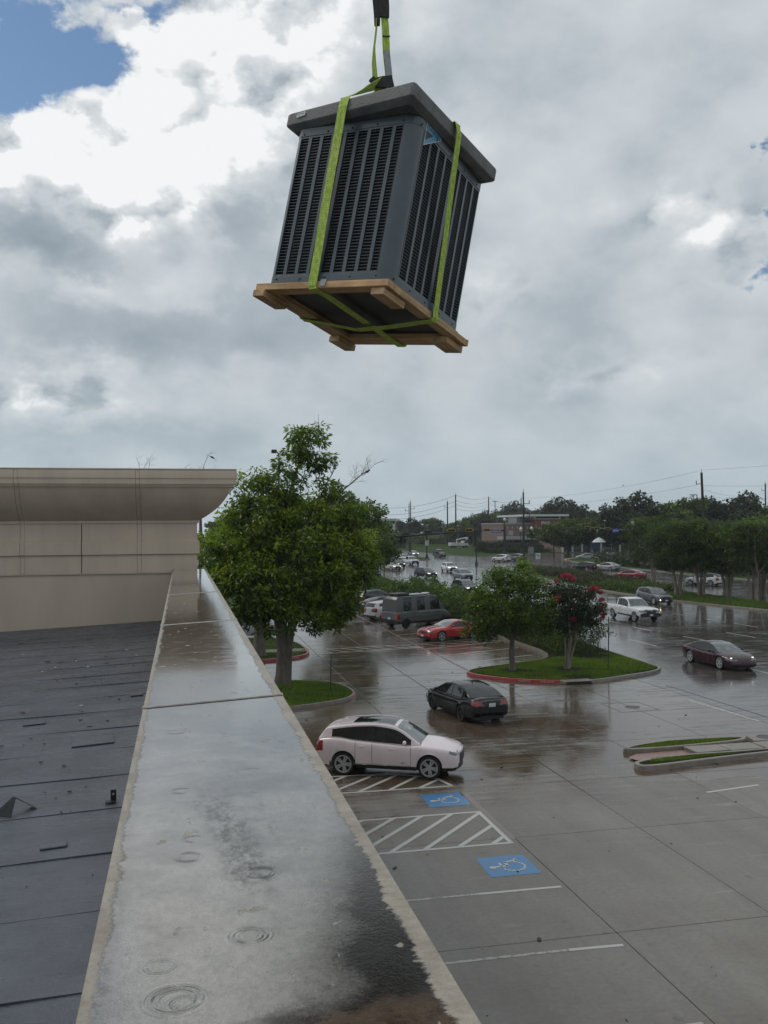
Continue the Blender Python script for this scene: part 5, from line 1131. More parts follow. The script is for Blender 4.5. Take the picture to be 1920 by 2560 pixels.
# ================================================================== trees
def leaves(name, clumps, per, size, mt, parent, flat=.75, aspect=2.2, droop=.35, jit=.16, tone=None):
    """clumps: array (n,4) x,y,z,r ; leaf shaped quads scattered through each clump"""
    c = np.asarray(clumps, float); n = len(c); N = n*per
    d = RNG.normal(0, 1, (N, 3)); d /= np.linalg.norm(d, axis=1)[:, None]
    rad = RNG.random(N)**.45
    cc = np.repeat(c, per, 0); p = cc[:, :3] + d*rad[:, None]*cc[:, 3:4]*np.array([1, 1, flat])
    s = size*RNG.uniform(.65, 1.35, N)
    ax = d*np.array([1, 1, .5]) + RNG.normal(0, .6, (N, 3)); ax[:, 2] -= droop; ax /= np.linalg.norm(ax, axis=1)[:, None]
    nr = np.cross(ax, RNG.normal(0, 1, (N, 3)) + np.array([0, 0, .0])); nr /= np.linalg.norm(nr, axis=1)[:, None]+1e-9
    nr2 = nr; sd = nr2*(s/aspect/2)[:, None]
    co = np.zeros((N, 4, 3)); co[:, 0] = p; co[:, 1] = p+ax*(s*.5)[:, None]+sd; co[:, 2] = p+ax*s[:, None]; co[:, 3] = p+ax*(s*.5)[:, None]-sd
    ct = RNG.random(n) if tone is None else np.asarray(tone)
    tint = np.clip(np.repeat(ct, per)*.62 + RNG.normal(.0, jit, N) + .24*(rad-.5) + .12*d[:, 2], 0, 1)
    return link(name, fast_mesh(name, co.reshape(-1, 3), 4, mt, tint), parent)
def crown_clumps(lobes, n, rc, inner=.35, seed=1):
    r = np.random.default_rng(seed); L_ = np.array([(*c, *s) for c, s in lobes], float)
    vol = L_[:, 3]*L_[:, 4]*L_[:, 5]; vol = vol**.55; pk_ = r.choice(len(L_), n, p=vol/vol.sum())
    d = r.normal(0, 1, (n, 3)); d /= np.linalg.norm(d, axis=1)[:, None]
    rr_ = np.where(r.random(n) < inner, r.uniform(.25, .8, n), r.uniform(.82, 1.04, n))
    q = L_[pk_, :3] + d*rr_[:, None]*L_[pk_, 3:6]
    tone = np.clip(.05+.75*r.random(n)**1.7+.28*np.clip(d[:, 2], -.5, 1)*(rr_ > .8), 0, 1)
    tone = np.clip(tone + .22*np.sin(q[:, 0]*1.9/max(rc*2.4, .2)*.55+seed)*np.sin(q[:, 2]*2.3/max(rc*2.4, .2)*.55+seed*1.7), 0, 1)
    return np.c_[q, rc*r.uniform(.6, 1.3, n)], tone
def limb(m_, a, b, ra, rb, bend=.12, n=6, seed=0):
    r = random.Random(seed); a, b = Vector(a), Vector(b); ln = (b-a).length; pts = []
    off = Vector((r.uniform(-1, 1), r.uniform(-1, 1), r.uniform(-.2, .6)))*ln*bend
    for i in range(n+1):
        f = i/n; pts.append(a.lerp(b, f) + off*math.sin(math.pi*f) + Vector((r.uniform(-1, 1), r.uniform(-1, 1), 0))*ln*.012)
    m_.tube(pts, [ra*(1-i/n)+rb*i/n for i in range(n+1)], 7); return pts
# big pecan like tree by the parapet (two trunks side by side)
tr = empty('shade_tree', (5.0, 47.6, .1)); tag(tr, 'big shade tree with ragged green crown and forked grey trunk by the parapet', 'tree')
m_ = MB(); m_.tube([(-.05, .0, -.1), (0, 0, .5), (.05, .1, 1.6), (.0, .2, 2.7), (-.1, .3, 3.4)], [.42, .34, .30, .31, .30], 14)
m_.tube([(.18, .05, -.1), (.24, .0, .6), (.3, .05, 1.7), (.42, .1, 2.7), (.9, .25, 3.7), (1.3, .3, 4.6)], [.30, .25, .23, .24, .20, .16], 12)
base_ = [((-.1, .3, 3.3), (-2.4, .6, 6.0), .22, .07), ((-.1, .3, 3.3), (-.6, .4, 8.2), .26, .09), ((-.1, .3, 3.4), (1.1, -.3, 7.4), .2, .07), ((1.3, .3, 4.6), (3.4, .4, 6.4), .14, .05), ((1.3, .3, 4.6), (1.8, .8, 9.6), .16, .06), ((-.5, .4, 7.4), (1.6, .2, 12.9), .12, .03),
         ((.0, .3, 6), (-2.0, -.2, 9.8), .12, .04), ((-.1, .3, 3.2), (-2.2, -1.4, 4.6), .15, .05), ((.2, .1, 3.2), (2.4, -1.2, 5.0), .14, .05), ((1.8, .8, 8.8), (3.8, .6, 9.9), .08, .03), ((.2, .2, 3), (-.4, -1.7, 4.4), .12, .05)]
for i, (a, b, ra, rb) in enumerate(base_): limb(m_, a, b, ra, rb, .12, 7, i)
m_.build('trunk', 'bark_grey', tr, smooth=50)
m_ = MB()      # dead leafless branch and bare stems
pts = limb(m_, (1.9, .0, 8.9), (4.6, .2, 11.0), .055, .022, .06, 8, 41); random.seed(5)
def twigs(m_, pts, depth, ln, r):
    for i, p in enumerate(pts[2:]):
        for k in range(2 if depth else 1):
            d = Vector((random.uniform(-.3, 1), random.uniform(-.5, .5), random.uniform(-.1, 1))).normalized(); q = p + d*ln*random.uniform(.5, 1.1)
            mid = p.lerp(q, .5)+Vector((0, 0, ln*.08)); m_.tube([p, mid, q], [r, r*.75, r*.45], 4)
            if depth: twigs(m_, [p, p, mid, q], depth-1, ln*.55, r*.6)
twigs(m_, pts[3:], 2, .75, .014)
m_.build('dead_branch', 'twig_dead', tr); m_ = MB()
pts = limb(m_, (1.7, .0, 8.6), (2.9, .1, 11.2), .045, .02, .05, 6, 43); twigs(m_, pts[1:], 1, .55, .012); m_.build('dead_branch', 'twig_dead', tr)
m_ = MB(); limb(m_, (.9, -1.6, 8.0), (1.2, -1.75, 5.2), .03, .022, .06, 6, 44); m_.build('bare_stem', 'twig_dead', tr); m_ = MB(); limb(m_, (.8, -1.9, 4.4), (1.1, -2.0, 2.9), .03, .02, .05, 6, 45); m_.build('bare_stem', 'twig_dead', tr); m_ = MB(); limb(m_, (1.9, .1, 12.4), (1.95, .1, 13.9), .02, .006, .04, 4, 46)
m_.build('bare_stem', 'twig_dead', tr)
LB = [((-2.3, .3, 6.4), (1.9, 2.1, 1.9)), ((-1.2, -.4, 8.3), (1.9, 1.9, 1.6)), ((.5, .2, 8.6), (1.9, 2.0, 1.5)), ((-2.6, .3, 8.2), (1.0, 1.1, 1.2)), ((-2.0, .2, 10.0), (.95, .9, .9)), ((-.3, .3, 9.9), (1.0, 1.0, 1.0)), ((.75, .2, 11.2), (.75, .8, .9)), ((1.4, .2, 12.3), (.8, .7, .75)), ((.9, .3, 12.6), (.45, .5, .7)), ((2.35, .2, 11.5), (.45, .5, .4)), ((1.8, .2, 13.0), (.45, .5, .55)),
      ((2.2, .5, 8.4), (1.5, 1.7, 1.4)), ((3.3, .5, 7.9), (1.0, 1.2, 1.2)), ((3.0, .2, 6.4), (1.9, 2.0, 1.6)), ((3.8, .2, 6.2), (1.1, 1.4, 1.1)), ((1.2, -1.3, 6.2), (1.9, 1.6, 1.8)), ((-1.0, -1.8, 5.0), (1.7, 1.3, 1.7)), ((-2.2, -1.3, 4.8), (1.5, 1.4, 1.6)), ((2.1, -.8, 4.5), (1.6, 1.6, 1.5)), ((2.9, .0, 4.3), (1.1, 1.3, 1.1)), ((-.7, -2.1, 3.7), (1.2, .9, .85)), ((1.9, -.6, 3.4), (1.1, 1., .75)), ((.4, .6, 5.5), (2.4, 2.0, 2.2)), ((-2.6, .5, 4.2), (1.0, 1.2, 1.2))]
LB = [(c, tuple(np.array(s_)*(1.22 if c[2] > 9.5 else 1.))) for c, s_ in LB]
LB = [((c[0] if c[2] < 7.5 else .7+(c[0]-.7)*.84, c[1], c[2]), tuple(np.array(s_)*(1. if c[2] < 7.5 or c[2] > 11 else .84))) for c, s_ in LB]
for k in range(26):
    a_ = random.uniform(0, 6.28); z_ = random.uniform(3.6, 10.2); rr0 = (4.0-max(0, 5.8-z_)*.75 if z_ < 7.5 else 4.0-(z_-7.5)*.95); LB.append(((.9+math.cos(a_)*rr0*.93, math.sin(a_)*rr0*.5-.2, z_), (random.uniform(.45, .8),)*3))
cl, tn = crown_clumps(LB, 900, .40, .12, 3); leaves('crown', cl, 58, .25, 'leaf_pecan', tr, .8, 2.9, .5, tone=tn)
# its neighbours further along the building side
def tree(name, label, x, y, lobes, ncl, per, rc, size, mt, bark='bark_grey', trunk=((0, 0, 0), (0, 0, 3)), r=.2, stems=1, group=None, asp=2.0, droop=.3, seed=0, inner=.3, z=0.):
    t = empty(name, (x, y, z)); tag(t, label, 'tree', group); m_ = MB(); rnd = random.Random(seed)
    a, b = Vector(trunk[0]), Vector(trunk[1])
    if stems == 1:
        m_.tube([a-Vector((0, 0, .15)), a.lerp(b, .12), a.lerp(b, .55)+Vector((rnd.uniform(-.06, .06), rnd.uniform(-.06, .06), 0)), b], [r*1.5, r*1.08, r*.95, r*.85], 10); starts = [b]*1
    else:
        starts = []
        for k in range(stems):
            an = 6.28*k/stems + rnd.random(); q = Vector((math.cos(an), math.sin(an), 0)); e = b + q*rnd.uniform(.35, .6)*(b.z/2.2)
            m_.tube([a+q*r*.9-Vector((0, 0, .15)), a.lerp(e, .3)+q*r*.3, a.lerp(e, .65), e], [r*.8, r*.62, r*.55, r*.45], 8); starts.append(e)
    for i, (c, s) in enumerate(lobes):
        s0 = min(starts, key=lambda q: (Vector(c)-q).length); limb(m_, s0, Vector(c)+Vector((0, 0, s[2]*.3)), r*.5, r*.12, .12, 5, seed*31+i)
    m_.build('trunk', bark, t, smooth=50)
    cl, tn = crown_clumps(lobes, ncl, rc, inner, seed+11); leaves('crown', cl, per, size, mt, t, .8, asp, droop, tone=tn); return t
tree('shade_tree', 'shade tree standing close behind the big tree with its trunk in the red kerbed island', 4.7, 58.6, [((-1.5, 0, 6.2), (2.6, 2.4, 2.2)), ((1.8, 0, 6.4), (2.4, 2.4, 2.3)), ((.3, 0, 8.2), (2.4, 2.2, 1.8)), ((3.6, .5, 7.0), (1.4, 1.6, 1.4))], 420, 46, .55, .26, 'leaf_pecan', trunk=((0, 0, .1), (.1, 0, 3.6)), r=.36, seed=5)
tree('shade_tree', 'yellow green tree with long drooping twigs beside the black lamp base', 14.4, 80, [((0, 0, 6.0), (2.0, 2.0, 1.8)), ((-1.6, 0, 7.6), (1.8, 1.8, 1.7)), ((.9, 0, 5.0), (1.5, 1.5, 1.2)), ((-2.5, 0, 5.2), (2., 1.9, 1.8)), ((1.2, 0, 7.0), (1.3, 1.3, 1.)), ((-2.6, 0, 9.0), (1.5, 1.5, 1.2))], 420, 44, .50, .26, 'leaf_pecan', trunk=((-1.2, 0, .1), (-1.1, 0, 4)), r=.22, seed=8, droop=.6, asp=3)
tree('shade_tree', 'dark leafy tree behind the yellow green one beside the distant white building', 24.8, 128, [((0, 0, 9.4), (3.2, 3, 2.6)), ((-3, 0, 10.5), (3., 3, 2.5)), ((1.2, 0, 6.5), (3.2, 3, 2.6)), ((-3, 0, 6.2), (3.2, 3, 2.8)), ((2.8, 0, 4.6), (2.2, 2.2, 1.8))], 420, 40, .75, .42, 'leaf_oak', trunk=((-.6, 0, .1), (-.5, 0, 5)), r=.3, seed=9)
tree('young_tree', 'thin young tree on the verge just right of the black lamp base', 29.3, 134.5, [((0, 0, 3.9), (.75, .75, .6)), ((.3, 0, 3.2), (.6, .6, .5))], 40, 40, .35, .25, 'leaf_oak', trunk=((0, 0, .1), (0, 0, 2.9)), r=.07, seed=12)
# island trees
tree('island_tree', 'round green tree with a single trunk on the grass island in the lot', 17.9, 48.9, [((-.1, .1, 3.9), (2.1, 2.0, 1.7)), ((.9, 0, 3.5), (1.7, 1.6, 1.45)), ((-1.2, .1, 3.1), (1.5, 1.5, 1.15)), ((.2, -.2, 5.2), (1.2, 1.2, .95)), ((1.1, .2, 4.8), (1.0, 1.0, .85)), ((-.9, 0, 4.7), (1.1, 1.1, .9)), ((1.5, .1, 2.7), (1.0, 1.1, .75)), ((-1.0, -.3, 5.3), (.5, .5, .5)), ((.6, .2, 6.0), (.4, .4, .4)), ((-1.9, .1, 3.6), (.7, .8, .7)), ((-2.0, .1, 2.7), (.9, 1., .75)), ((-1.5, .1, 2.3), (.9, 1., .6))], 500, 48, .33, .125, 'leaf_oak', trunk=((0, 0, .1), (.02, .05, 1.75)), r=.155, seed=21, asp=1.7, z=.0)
cm = tree('crape_myrtle', 'red flowering crape myrtle with several bare stems on the grass island', 21.0, 48.6, [((-.15, .1, 3.5), (1.05, 1.05, 1.25)), ((.9, 0, 3.5), (1.05, 1.0, 1.1)), ((.2, 0, 4.5), (.95, .9, .75)), ((1.6, 0, 3.2), (.7, .7, .8)), ((.4, .1, 2.6), (1.2, 1.0, .7)), ((-.7, .1, 4.3), (.6, .6, .7)), ((1.2, .1, 4.3), (.6, .6, .5))], 300, 40, .28, .11, 'leaf_crape', 'bark_pale', ((0, 0, .1), (.25, .05, 1.7)), r=.115, stems=5, seed=22, asp=1.6)
fl = np.array([(-.25, -.3, 5.35, .13), (-.05, -.2, 5.3, .10), (.35, -.1, 5.15, .14), (.22, .0, 5.30, .09), (1.35, -.3, 4.55, .13), (1.62, -.2, 4.58, .12), (1.85, -.1, 4.55, .11), (2.1, 0, 4.35, .10), (1.25, -.5, 4.1, .10), (-.75, -.6, 4.15, .13), (-.85, -.5, 3.9, .07), (.1, -.8, 2.95, .09), (2.05, -.2, 3.95, .12), (2.3, 0, 3.65, .12), (2.2, -.1, 3.3, .12), (2.35, .1, 3.1, .1), (2.05, -.3, 3.05, .09), (1.95, -.3, 3.5, .08), (2.25, .2, 2.85, .09), (-.4, .4, 5.0, .1), (.6, .5, 5.1, .1), (1.9, .5, 4.1, .1)])
fl[:, 3] *= 1.15; leaves('blossoms', fl, 105, .08, 'petal', cm, .8, 1.3, .2)
# shrubs in the planted bed behind them (clipped dark hedge) and the hedge by the stalls
def shrub(name, label, x, y, lobes, ncl, per, rc, size, mt, group=None, seed=0, cat='shrub', z=.1):
    t = empty(name, (x, y, z)); tag(t, label, cat, group); m_ = MB(); r = random.Random(seed)
    for c, s in lobes:
        for k in range(3): limb(m_, (c[0]*.8+r.uniform(-.2, .2), c[1]*.8+r.uniform(-.2, .2), -.05), (c[0]+r.uniform(-.5, .5)*s[0], c[1]+r.uniform(-.5, .5)*s[1], c[2]+.3*s[2]), .03, .012, .1, 4, seed+k)
    m_.build('stems', 'bark_dark', t); cl, tn = crown_clumps(lobes, ncl, rc, .35, seed+2); leaves('foliage', cl, per, size, mt, t, .85, 1.8, .1, tone=tn); return t
def boxy(x0, x1, y0, y1, h, n, seed, rc, fl_=.35):
    r = np.random.default_rng(seed); q = np.c_[r.uniform(x0, x1, n), r.uniform(y0, y1, n), h*r.random(n)**.75]
    e = np.minimum.reduce([q[:, 0]-x0, x1-q[:, 0], q[:, 1]-y0, y1-q[:, 1]]); q[:, 2] *= np.clip(.72+e*.5, .72, 1)
    return np.c_[q, rc*r.uniform(.7, 1.3, n)], np.clip(.15+.6*r.random(n), 0, 1)
def hedge(name, label, x0, x1, y0, y1, h, n, per, rc, size, mt, rot=0., org=None, seed=0, cat='hedge', group=None):
    t = empty(name, (org or ((x0+x1)/2, (y0+y1)/2, .08)), rot); tag(t, label, cat, group); cl, tn = boxy(x0-(x0+x1)/2, (x1-x0)/2, -(y1-y0)/2, (y1-y0)/2, h, n, seed, rc)
    leaves('foliage', cl, per, size, mt, t, .8, 1.8, .1, tone=tn)
    m_ = MB(); r = random.Random(seed)
    for k in range(max(4, int((y1-y0)*1.2))):
        x, y = r.uniform(x0, x1)*.8-(x0+x1)*.4, r.uniform(-(y1-y0)/2, (y1-y0)/2); m_.tube([(x, y, -.1), (x+.05, y+.05, h*.7)], .02, 5)
    m_.build('stems', 'bark_dark', t); return t
hedge('hedge', 'tall dark hedge block directly behind the red flowering crape myrtle', 22.65, 25.9, 53.3, 60, 2.5, 330, 46, .36, .12, 'leaf_median', seed=31)
hedge('hedge', 'dark hedge between the angled stalls and the road behind the island tree', 22.7, 26.6, 60.3, 74, 2.2, 380, 40, .42, .15, 'leaf_median', seed=32)
shrub('shrub', 'bright green sprawling shrub in front of the camper van bonnet', 23.5, 78.5, [((0, 0, 1.3), (2.0, 3.0, 1.2)), ((.3, 5, 1.4), (1.8, 3.0, 1.25)), ((1.2, -4, 1.2), (1.8, 3, 1.1)), ((-.2, 9.5, 1.5), (1.9, 2.6, 1.5))], 330, 44, .42, .19, 'leaf_hedge', seed=33)
shrub('shrub', 'rounded green shrub at the end of the parked row beyond the white suv', 24.0, 96, [((0, 0, 1.2), (1.7, 1.8, 1.3)), ((-1.6, -.8, 1.0), (1.3, 1.3, 1.0)), ((2.2, -2, 1.0), (1.6, 2, 1.0))], 170, 40, .40, .20, 'leaf_hedge', seed=34)
hedge('hedge', 'low clipped hedge along the verge beyond the black suv', 15.5, 27.5, 103, 106, 1.0, 240, 36, .4, .2, 'leaf_hedge', seed=35)
hedge('hedge', 'long low green hedge in front of the black lamp base', 17, 29, 117, 121, .8, 220, 36, .45, .22, 'leaf_hedge', seed=36)
# median planting
hedge('groundcover', 'reddish brown low shrubs covering the median left of the row of trees', 53.6, 61.0, 112, 126, .75, 420, 38, .5, .2, 'leaf_groundcover', seed=37, cat='shrub')
hedge('groundcover', 'dark green low shrubs on the median next to the first of the row of trees', 51.6, 58.2, 99.5, 111.5, .8, 380, 38, .5, .2, 'leaf_median', seed=38, cat='shrub')
hedge('groundcover', 'low shrubs at the far end of the median beside the left turn sign', 56.5, 61.8, 127, 146, 1.0, 330, 36, .55, .22, 'leaf_groundcover', seed=39, cat='shrub')
hedge('groundcover', 'last dark low shrubs at the tip of the median', 60.2, 63.2, 147, 163, .9, 140, 34, .55, .24, 'leaf_median', seed=40, cat='shrub')
MT = [((62.6, 115.5), 'leftmost of the row of median trees with a single dark fork above the grey suv'), ((54.9, 95.8), 'second median tree from the left with three pale stems'), ((56.8, 94.0), 'middle tree of the row on the median standing beside the thin post'), ((58.4, 91.5), 'fourth median tree from the left with a spreading pale fork'), ((59.5, 88.3), 'rightmost of the row of median trees cut by the picture edge')]
LM = [((-1.6, 0, 5.6), (2.2, 2.2, 1.9)), ((1.5, .3, 5.6), (2.2, 2.2, 1.8)), ((0, -.4, 6.9), (2.3, 2.2, 1.7)), ((-2.4, .2, 7.0), (1.6, 1.7, 1.4)), ((2.4, 0, 7.0), (1.6, 1.7, 1.4)), ((0, .2, 4.3), (2.4, 2.0, 1.2)), ((-.6, -.2, 7.9), (1.5, 1.5, .8)), ((1.2, 0, 8.0), (1.4, 1.4, .7))]
LM = [(tuple(np.array(c)*np.array((1.0, .9, .97))), tuple(np.array(s)*np.array((1.05, .98, 1.0)))) for c, s in LM] + [((-1.6, 0, 4.0), (1.6, 1.6, .9)), ((1.6, 0, 3.9), (1.6, 1.6, .9))]
m0 = None
for i, ((x, y), lb) in enumerate(MT):
    z_ = [1.10, 1.0, 1.03, .98, 1.0][i]
    m0 = tree('median_tree', lb, x, y, [((c[0]*z_, c[1], c[2]*z_), s) for c, s in LM], 430, 46, .46, .17, 'leaf_median', 'bark_pale', ((0, 0, .1), (0, 0, 2.6)), r=.30, stems=[2, 4, 3, 4, 3][i], seed=50+i, asp=1.7, group='trees in a row on the road median')
extra = copy_tree(m0); extra.location = (63.5, 92.5, 0); extra.rotation_euler = (0, 0, 2.1); extra['label'] = 'median tree behind the rightmost pair at the picture edge'
# far wood: five kinds copied about
def far_tree(seed, h, w_, mt='leaf_far'):
    r = random.Random(seed); lob = []
    for k in range(7): lob.append(((r.uniform(-.55, .55)*w_, r.uniform(-.5, .5)*w_, h*r.uniform(.42, .82)), (w_*r.uniform(.34, .5), w_*r.uniform(.34, .5), h*r.uniform(.14, .24))))
    lob.append(((0, 0, h*.84), (w_*.4, w_*.4, h*.15)))
    return tree('wood_tree', '', 0, -900, lob, 190, 40, w_*.13, w_*.085, mt, 'bark_dark', ((0, 0, 0), (0, 0, h*.42)), r=.28, seed=seed, asp=1.5)
KINDS = [far_tree(101, 13, 8.), far_tree(102, 15, 9.), far_tree(103, 12, 9.5, 'leaf_median'), far_tree(104, 14, 7.5, 'leaf_median')]
spots = []
r_ = random.Random(77)
def put(x, y, s, k, label, group='trees of the far wood', sx=1.):
    spots.append((x, y, s, k, label, group, sx))
# band behind the park verge, left of the bank
for i in range(16): put(44+i*6.2+r_.uniform(-2, 2), 395+r_.uniform(-10, 40)+i*2, r_.uniform(.72, .92), r_.randrange(4), 'dark trees behind the grass slope')
for i in range(13): put(112+i*5.4+r_.uniform(-2, 2), 352+r_.uniform(-8, 25), r_.uniform(.78, .92), r_.randrange(4), 'dark trees behind the brick building', 'trees behind the brick building')
for i in range(10): put(150+i*9+r_.uniform(-2, 2), 420+r_.uniform(-10, 30), r_.uniform(.95, 1.15), r_.randrange(4), 'distant trees right of the brick building', 'distant trees right of the brick building')
for x, y, s in ((137, 322, 1.22), (146, 330, 1.15)): put(x, y, s, 1, 'taller trees above the brick building roof', 'taller trees above the brick building')
for x, y, s in ((43, 205, .68), (47.5, 233, .72), (53, 262, .72), (49.0, 282, .8), (56.0, 300, .8)): put(x, y, s, 2, 'dark roadside trees beyond the crossing', 'roadside trees beyond the crossing')
for x, y, s in ((98.5, 236, .72), (104.5, 240, .80), (110, 239, .82), (116, 238, .85), (122, 238, .82), (118, 225, .72)): put(x, y, s, 2, 'leafy trees in front of the brick building', 'trees in front of the brick building')
for i, (x, y, s) in enumerate(((112, 226, 1.0), (121, 232, 1.12), (129, 228, 1.08), (136, 230, 1.12), (144, 228, 1.15), (152, 230, 1.12), (161, 226, 1.1), (106, 200, .72), (113, 190, .72), (121, 182, .75))): put(x, y, s, i % 4, 'tall trees behind the row of median trees', 'wood behind the median trees')
for x, y, s in ((92, 118, .62), (97, 128, .68), (95, 141, .64), (99, 152, .7), (96, 163, .66), (101, 172, .7), (104, 135, .75), (108, 158, .78)): put(x, y, s, 2, 'smaller trees beyond the far kerb behind the median trees', 'trees beyond the far kerb')
for i in range(9): put(176+i*9, 520+r_.uniform(-12, 12), 1.25+.25*math.sin(i*.8), r_.randrange(4), 'far pale trees on the rise', 'far trees on the rise')
for i in range(8): put(14+i*5+r_.uniform(-2, 2), 330+r_.uniform(-20, 20), .75+r_.uniform(-.1, .1), r_.randrange(4), 'trees at the far left end of the road', 'trees at the far left end of the road')
ORD = 'first second third fourth fifth sixth seventh eighth ninth tenth eleventh twelfth thirteenth fourteenth fifteenth sixteenth seventeenth eighteenth nineteenth twentieth'.split()
byg = {}
for i, q in enumerate(spots): byg.setdefault(q[4], []).append((math.atan2(q[0], q[1]), i))
rank = {i: r for v in byg.values() for r, (_, i) in enumerate(sorted(v))}
for i, (x, y, s, k, lb, gp, sx) in enumerate(spots):
    lb = ORD[rank[i]] + ' from the left of the ' + lb
    o = KINDS[k] if False else copy_tree(KINDS[k]); o.location = (x, y, 0); o.scale = (s*sx, s*sx, s); o.rotation_euler = (0, 0, r_.random()*6.28); o['label'] = lb; o['group'] = gp; o.name = 'wood_tree'
for (x0, y0, x1, y1, n_, hh, lb) in ((70, 362, 118, 372, 260, 5.5, 'dark undergrowth below the wood behind the grass slope'), (40, 335, 84, 352, 240, 6., 'dark undergrowth at the far left end of the road'), (83.5, 118, 92, 182, 300, 2.6, 'dark undergrowth along the far kerb behind the median trees'), (112, 268, 175, 300, 320, 5.5, 'dark undergrowth around the shop front and behind the median trees'), (118, 340, 200, 372, 300, 6., 'dark undergrowth below the wood right of the brick building')):
    q = np.c_[RNG.uniform(x0, x1, n_), RNG.uniform(y0, y1, n_), RNG.uniform(.3, hh, n_)*RNG.uniform(.5, 1, n_)]
    o = leaves('undergrowth', np.c_[q, RNG.uniform(.9, 1.8, n_)], 34, .55, 'leaf_far', None, .8, 1.6, .1); tag(o, lb, 'undergrowth', None, 'stuff')
for kt in KINDS:
    for ch in list(kt.children): bpy.data.objects.remove(ch)
    bpy.data.objects.remove(kt)
# bare tree tips above the tower cornice
for (x, y, h, lb, sd_) in ((-3.3, 70, 13.4, 'leafless treetop showing above the left part of the cornice', 3), (1.3, 70, 14.3, 'leafless treetop showing above the cornice left of the big tree', 9)):
    t = empty('bare_tree', (x, y, 0)); tag(t, lb, 'tree'); m_ = MB(); random.seed(sd_); m_.tube([(0, 0, -.1), (.1, 0, h*.5), (0, 0, h*.80)], [.25, .14, .05], 7)
    p0 = Vector((0, 0, h*.80))
    for k in range(6):
        q = p0 + Vector((random.uniform(-1.2, 1.2), random.uniform(-.6, .6), random.uniform(.7, h*.195))); pts = limb(m_, p0, q, .03, .010, .12, 5, sd_*7+k); twigs(m_, pts[2:], 1, .5, .009)
    m_.build('trunk', 'twig_dead', t)

# ================================================================== posts, lamps, signals, wires
def post(name, label, x, y, h, r, mt, cat='post', z=.1, r2=None, base=None, group=None):
    t = empty(name, (x, y, z)); tag(t, label, cat, group); MB().tube([(0, 0, -.1), (0, 0, h-z)], [r, r2 or r], 8).build('shaft', mt, t, smooth=40)
    if base: MB().lathe([(base, -.1), (base, .35), (base*.75, .45), (base*.7, .9), (r*1.2, 1.15)], n=12).build('base', mt, t, smooth=40)
    return t
for x, y, h, lb in ((7.0, 44.5, 1.95, 'thin dark post without a sign on the rounded grass island'), (23.0, 47.6, 3.05, 'thin grey post without a sign at the right end of the grass island'), (57.1, 96.3, 2.6, 'thin grey post on the median between the tree stems')):
    t = post('sign_post', lb, x, y, h, .03, 'pole_green', 'post', .12)
    for k in range(6): MB().box((.0, -.031, h*.35+k*h*.09), (.012, .004, .012)).build('hole', 'dark_gap', t) if k < 5 else None
    t.rotation_euler = (0, R(1.5), 0)
# flood light above the big tree
t = post('flood_light_pole', 'tall dark pole with a square flood light head rising beside the big tree', 6.15, 60, 12.9, .07, 'pole_green', 'street lamp', .1, .06)
MB().box((-.30, 0, 12.93), (.34, .36, .22)).build('lamp_head', 'pole_black', t, bevel=.02); MB().tube([(0, 0, 12.75), (-.1, 0, 12.9)], .04, 6).build('bracket', 'pole_black', t)
# mast arm over the near carriageway, seen from behind
def signal_head(parent, x, z, front, y=-.25, lit=False, scale=1.):
    w_, h_ = 1.45*scale, .58*scale
    b = MB().box((x, y, z), (w_*.80, .22, h_*.62)).build('signal_head', 'signal_black', parent, bevel=.02)
    fr = MB()
    fr.span((x-w_/2, y-.02, z+h_/2-.12*scale), (x+w_/2, y+.02, z+h_/2)); fr.span((x-w_/2, y-.02, z-h_/2), (x+w_/2, y+.02, z-h_/2+.12*scale)); fr.span((x-w_/2, y-.02, z-h_/2), (x-w_/2+.12*scale, y+.02, z+h_/2)); fr.span((x+w_/2-.12*scale, y-.02, z-h_/2), (x+w_/2, y+.02, z+h_/2))
    fr.build('border', 'signal_yellow' if front else 'signal_back', b); MB().span((x-w_/2+.1, y+.021, z-h_/2+.1), (x+w_/2-.1, y+.03, z+h_/2-.1)).build('backplate', 'signal_black', b)
    if front:
        for k, mt in enumerate(('lens_dark', 'lens_dark', 'lens_green' if lit else 'lens_dark')): MB().lathe([(.14*scale, 0), (.14*scale, -.05)], (x-.36*scale+.36*scale*k, y-.115, z), 12, 'Y').build('lens', mt, b)
    return b
sg = empty('signal_mast', (31.1, 149.2, .1)); tag(sg, 'black signal mast with long dark arm and signals seen from behind', 'traffic light')
MB().lathe([(.85, -.1), (.85, .35), (.55, .55), (.50, 1.6), (.32, 1.9)], n=14).build('base', 'pole_black', sg, smooth=40); MB().tube([(0, 0, 1.5), (0, 0, 6.9)], [.26, .20], 10).build('shaft', 'pole_black', sg, smooth=40)
MB().tube([(0, 0, 6.15), (8, .3, 6.65), (17.2, .6, 7.25)], [.22, .17, .10], 8).build('arm', 'pole_black', sg, smooth=40)
MB().tube([(.4, -.25, 6.62), (5.5, -.1, 6.95)], .05, 6).build('upper_rail', 'pole_steel', sg); MB().tube([(.6, -.3, 5.75), (4.0, -.2, 5.95)], .045, 6).build('lower_rail', 'pole_steel', sg)
for x, z in ((5.0, 6.85), (8.9, 7.1), (12.9, 7.35), (16.0, 7.4)): signal_head(sg, x, z, x > 11, -.2, False, 1.0)
MB().tube([(11.6, .3, 7.0), (11.6, .3, 8.6)], .045, 6).build('camera_stem', 'pole_steel', sg); MB().box((11.6, .2, 8.65), (.5, .25, .2)).build('camera', 'canopy_white', sg)
sg = empty('signal_mast', (91.5, 255.4, .1)); tag(sg, 'black signal mast with a globe lamp on top and long blue street sign', 'traffic light')
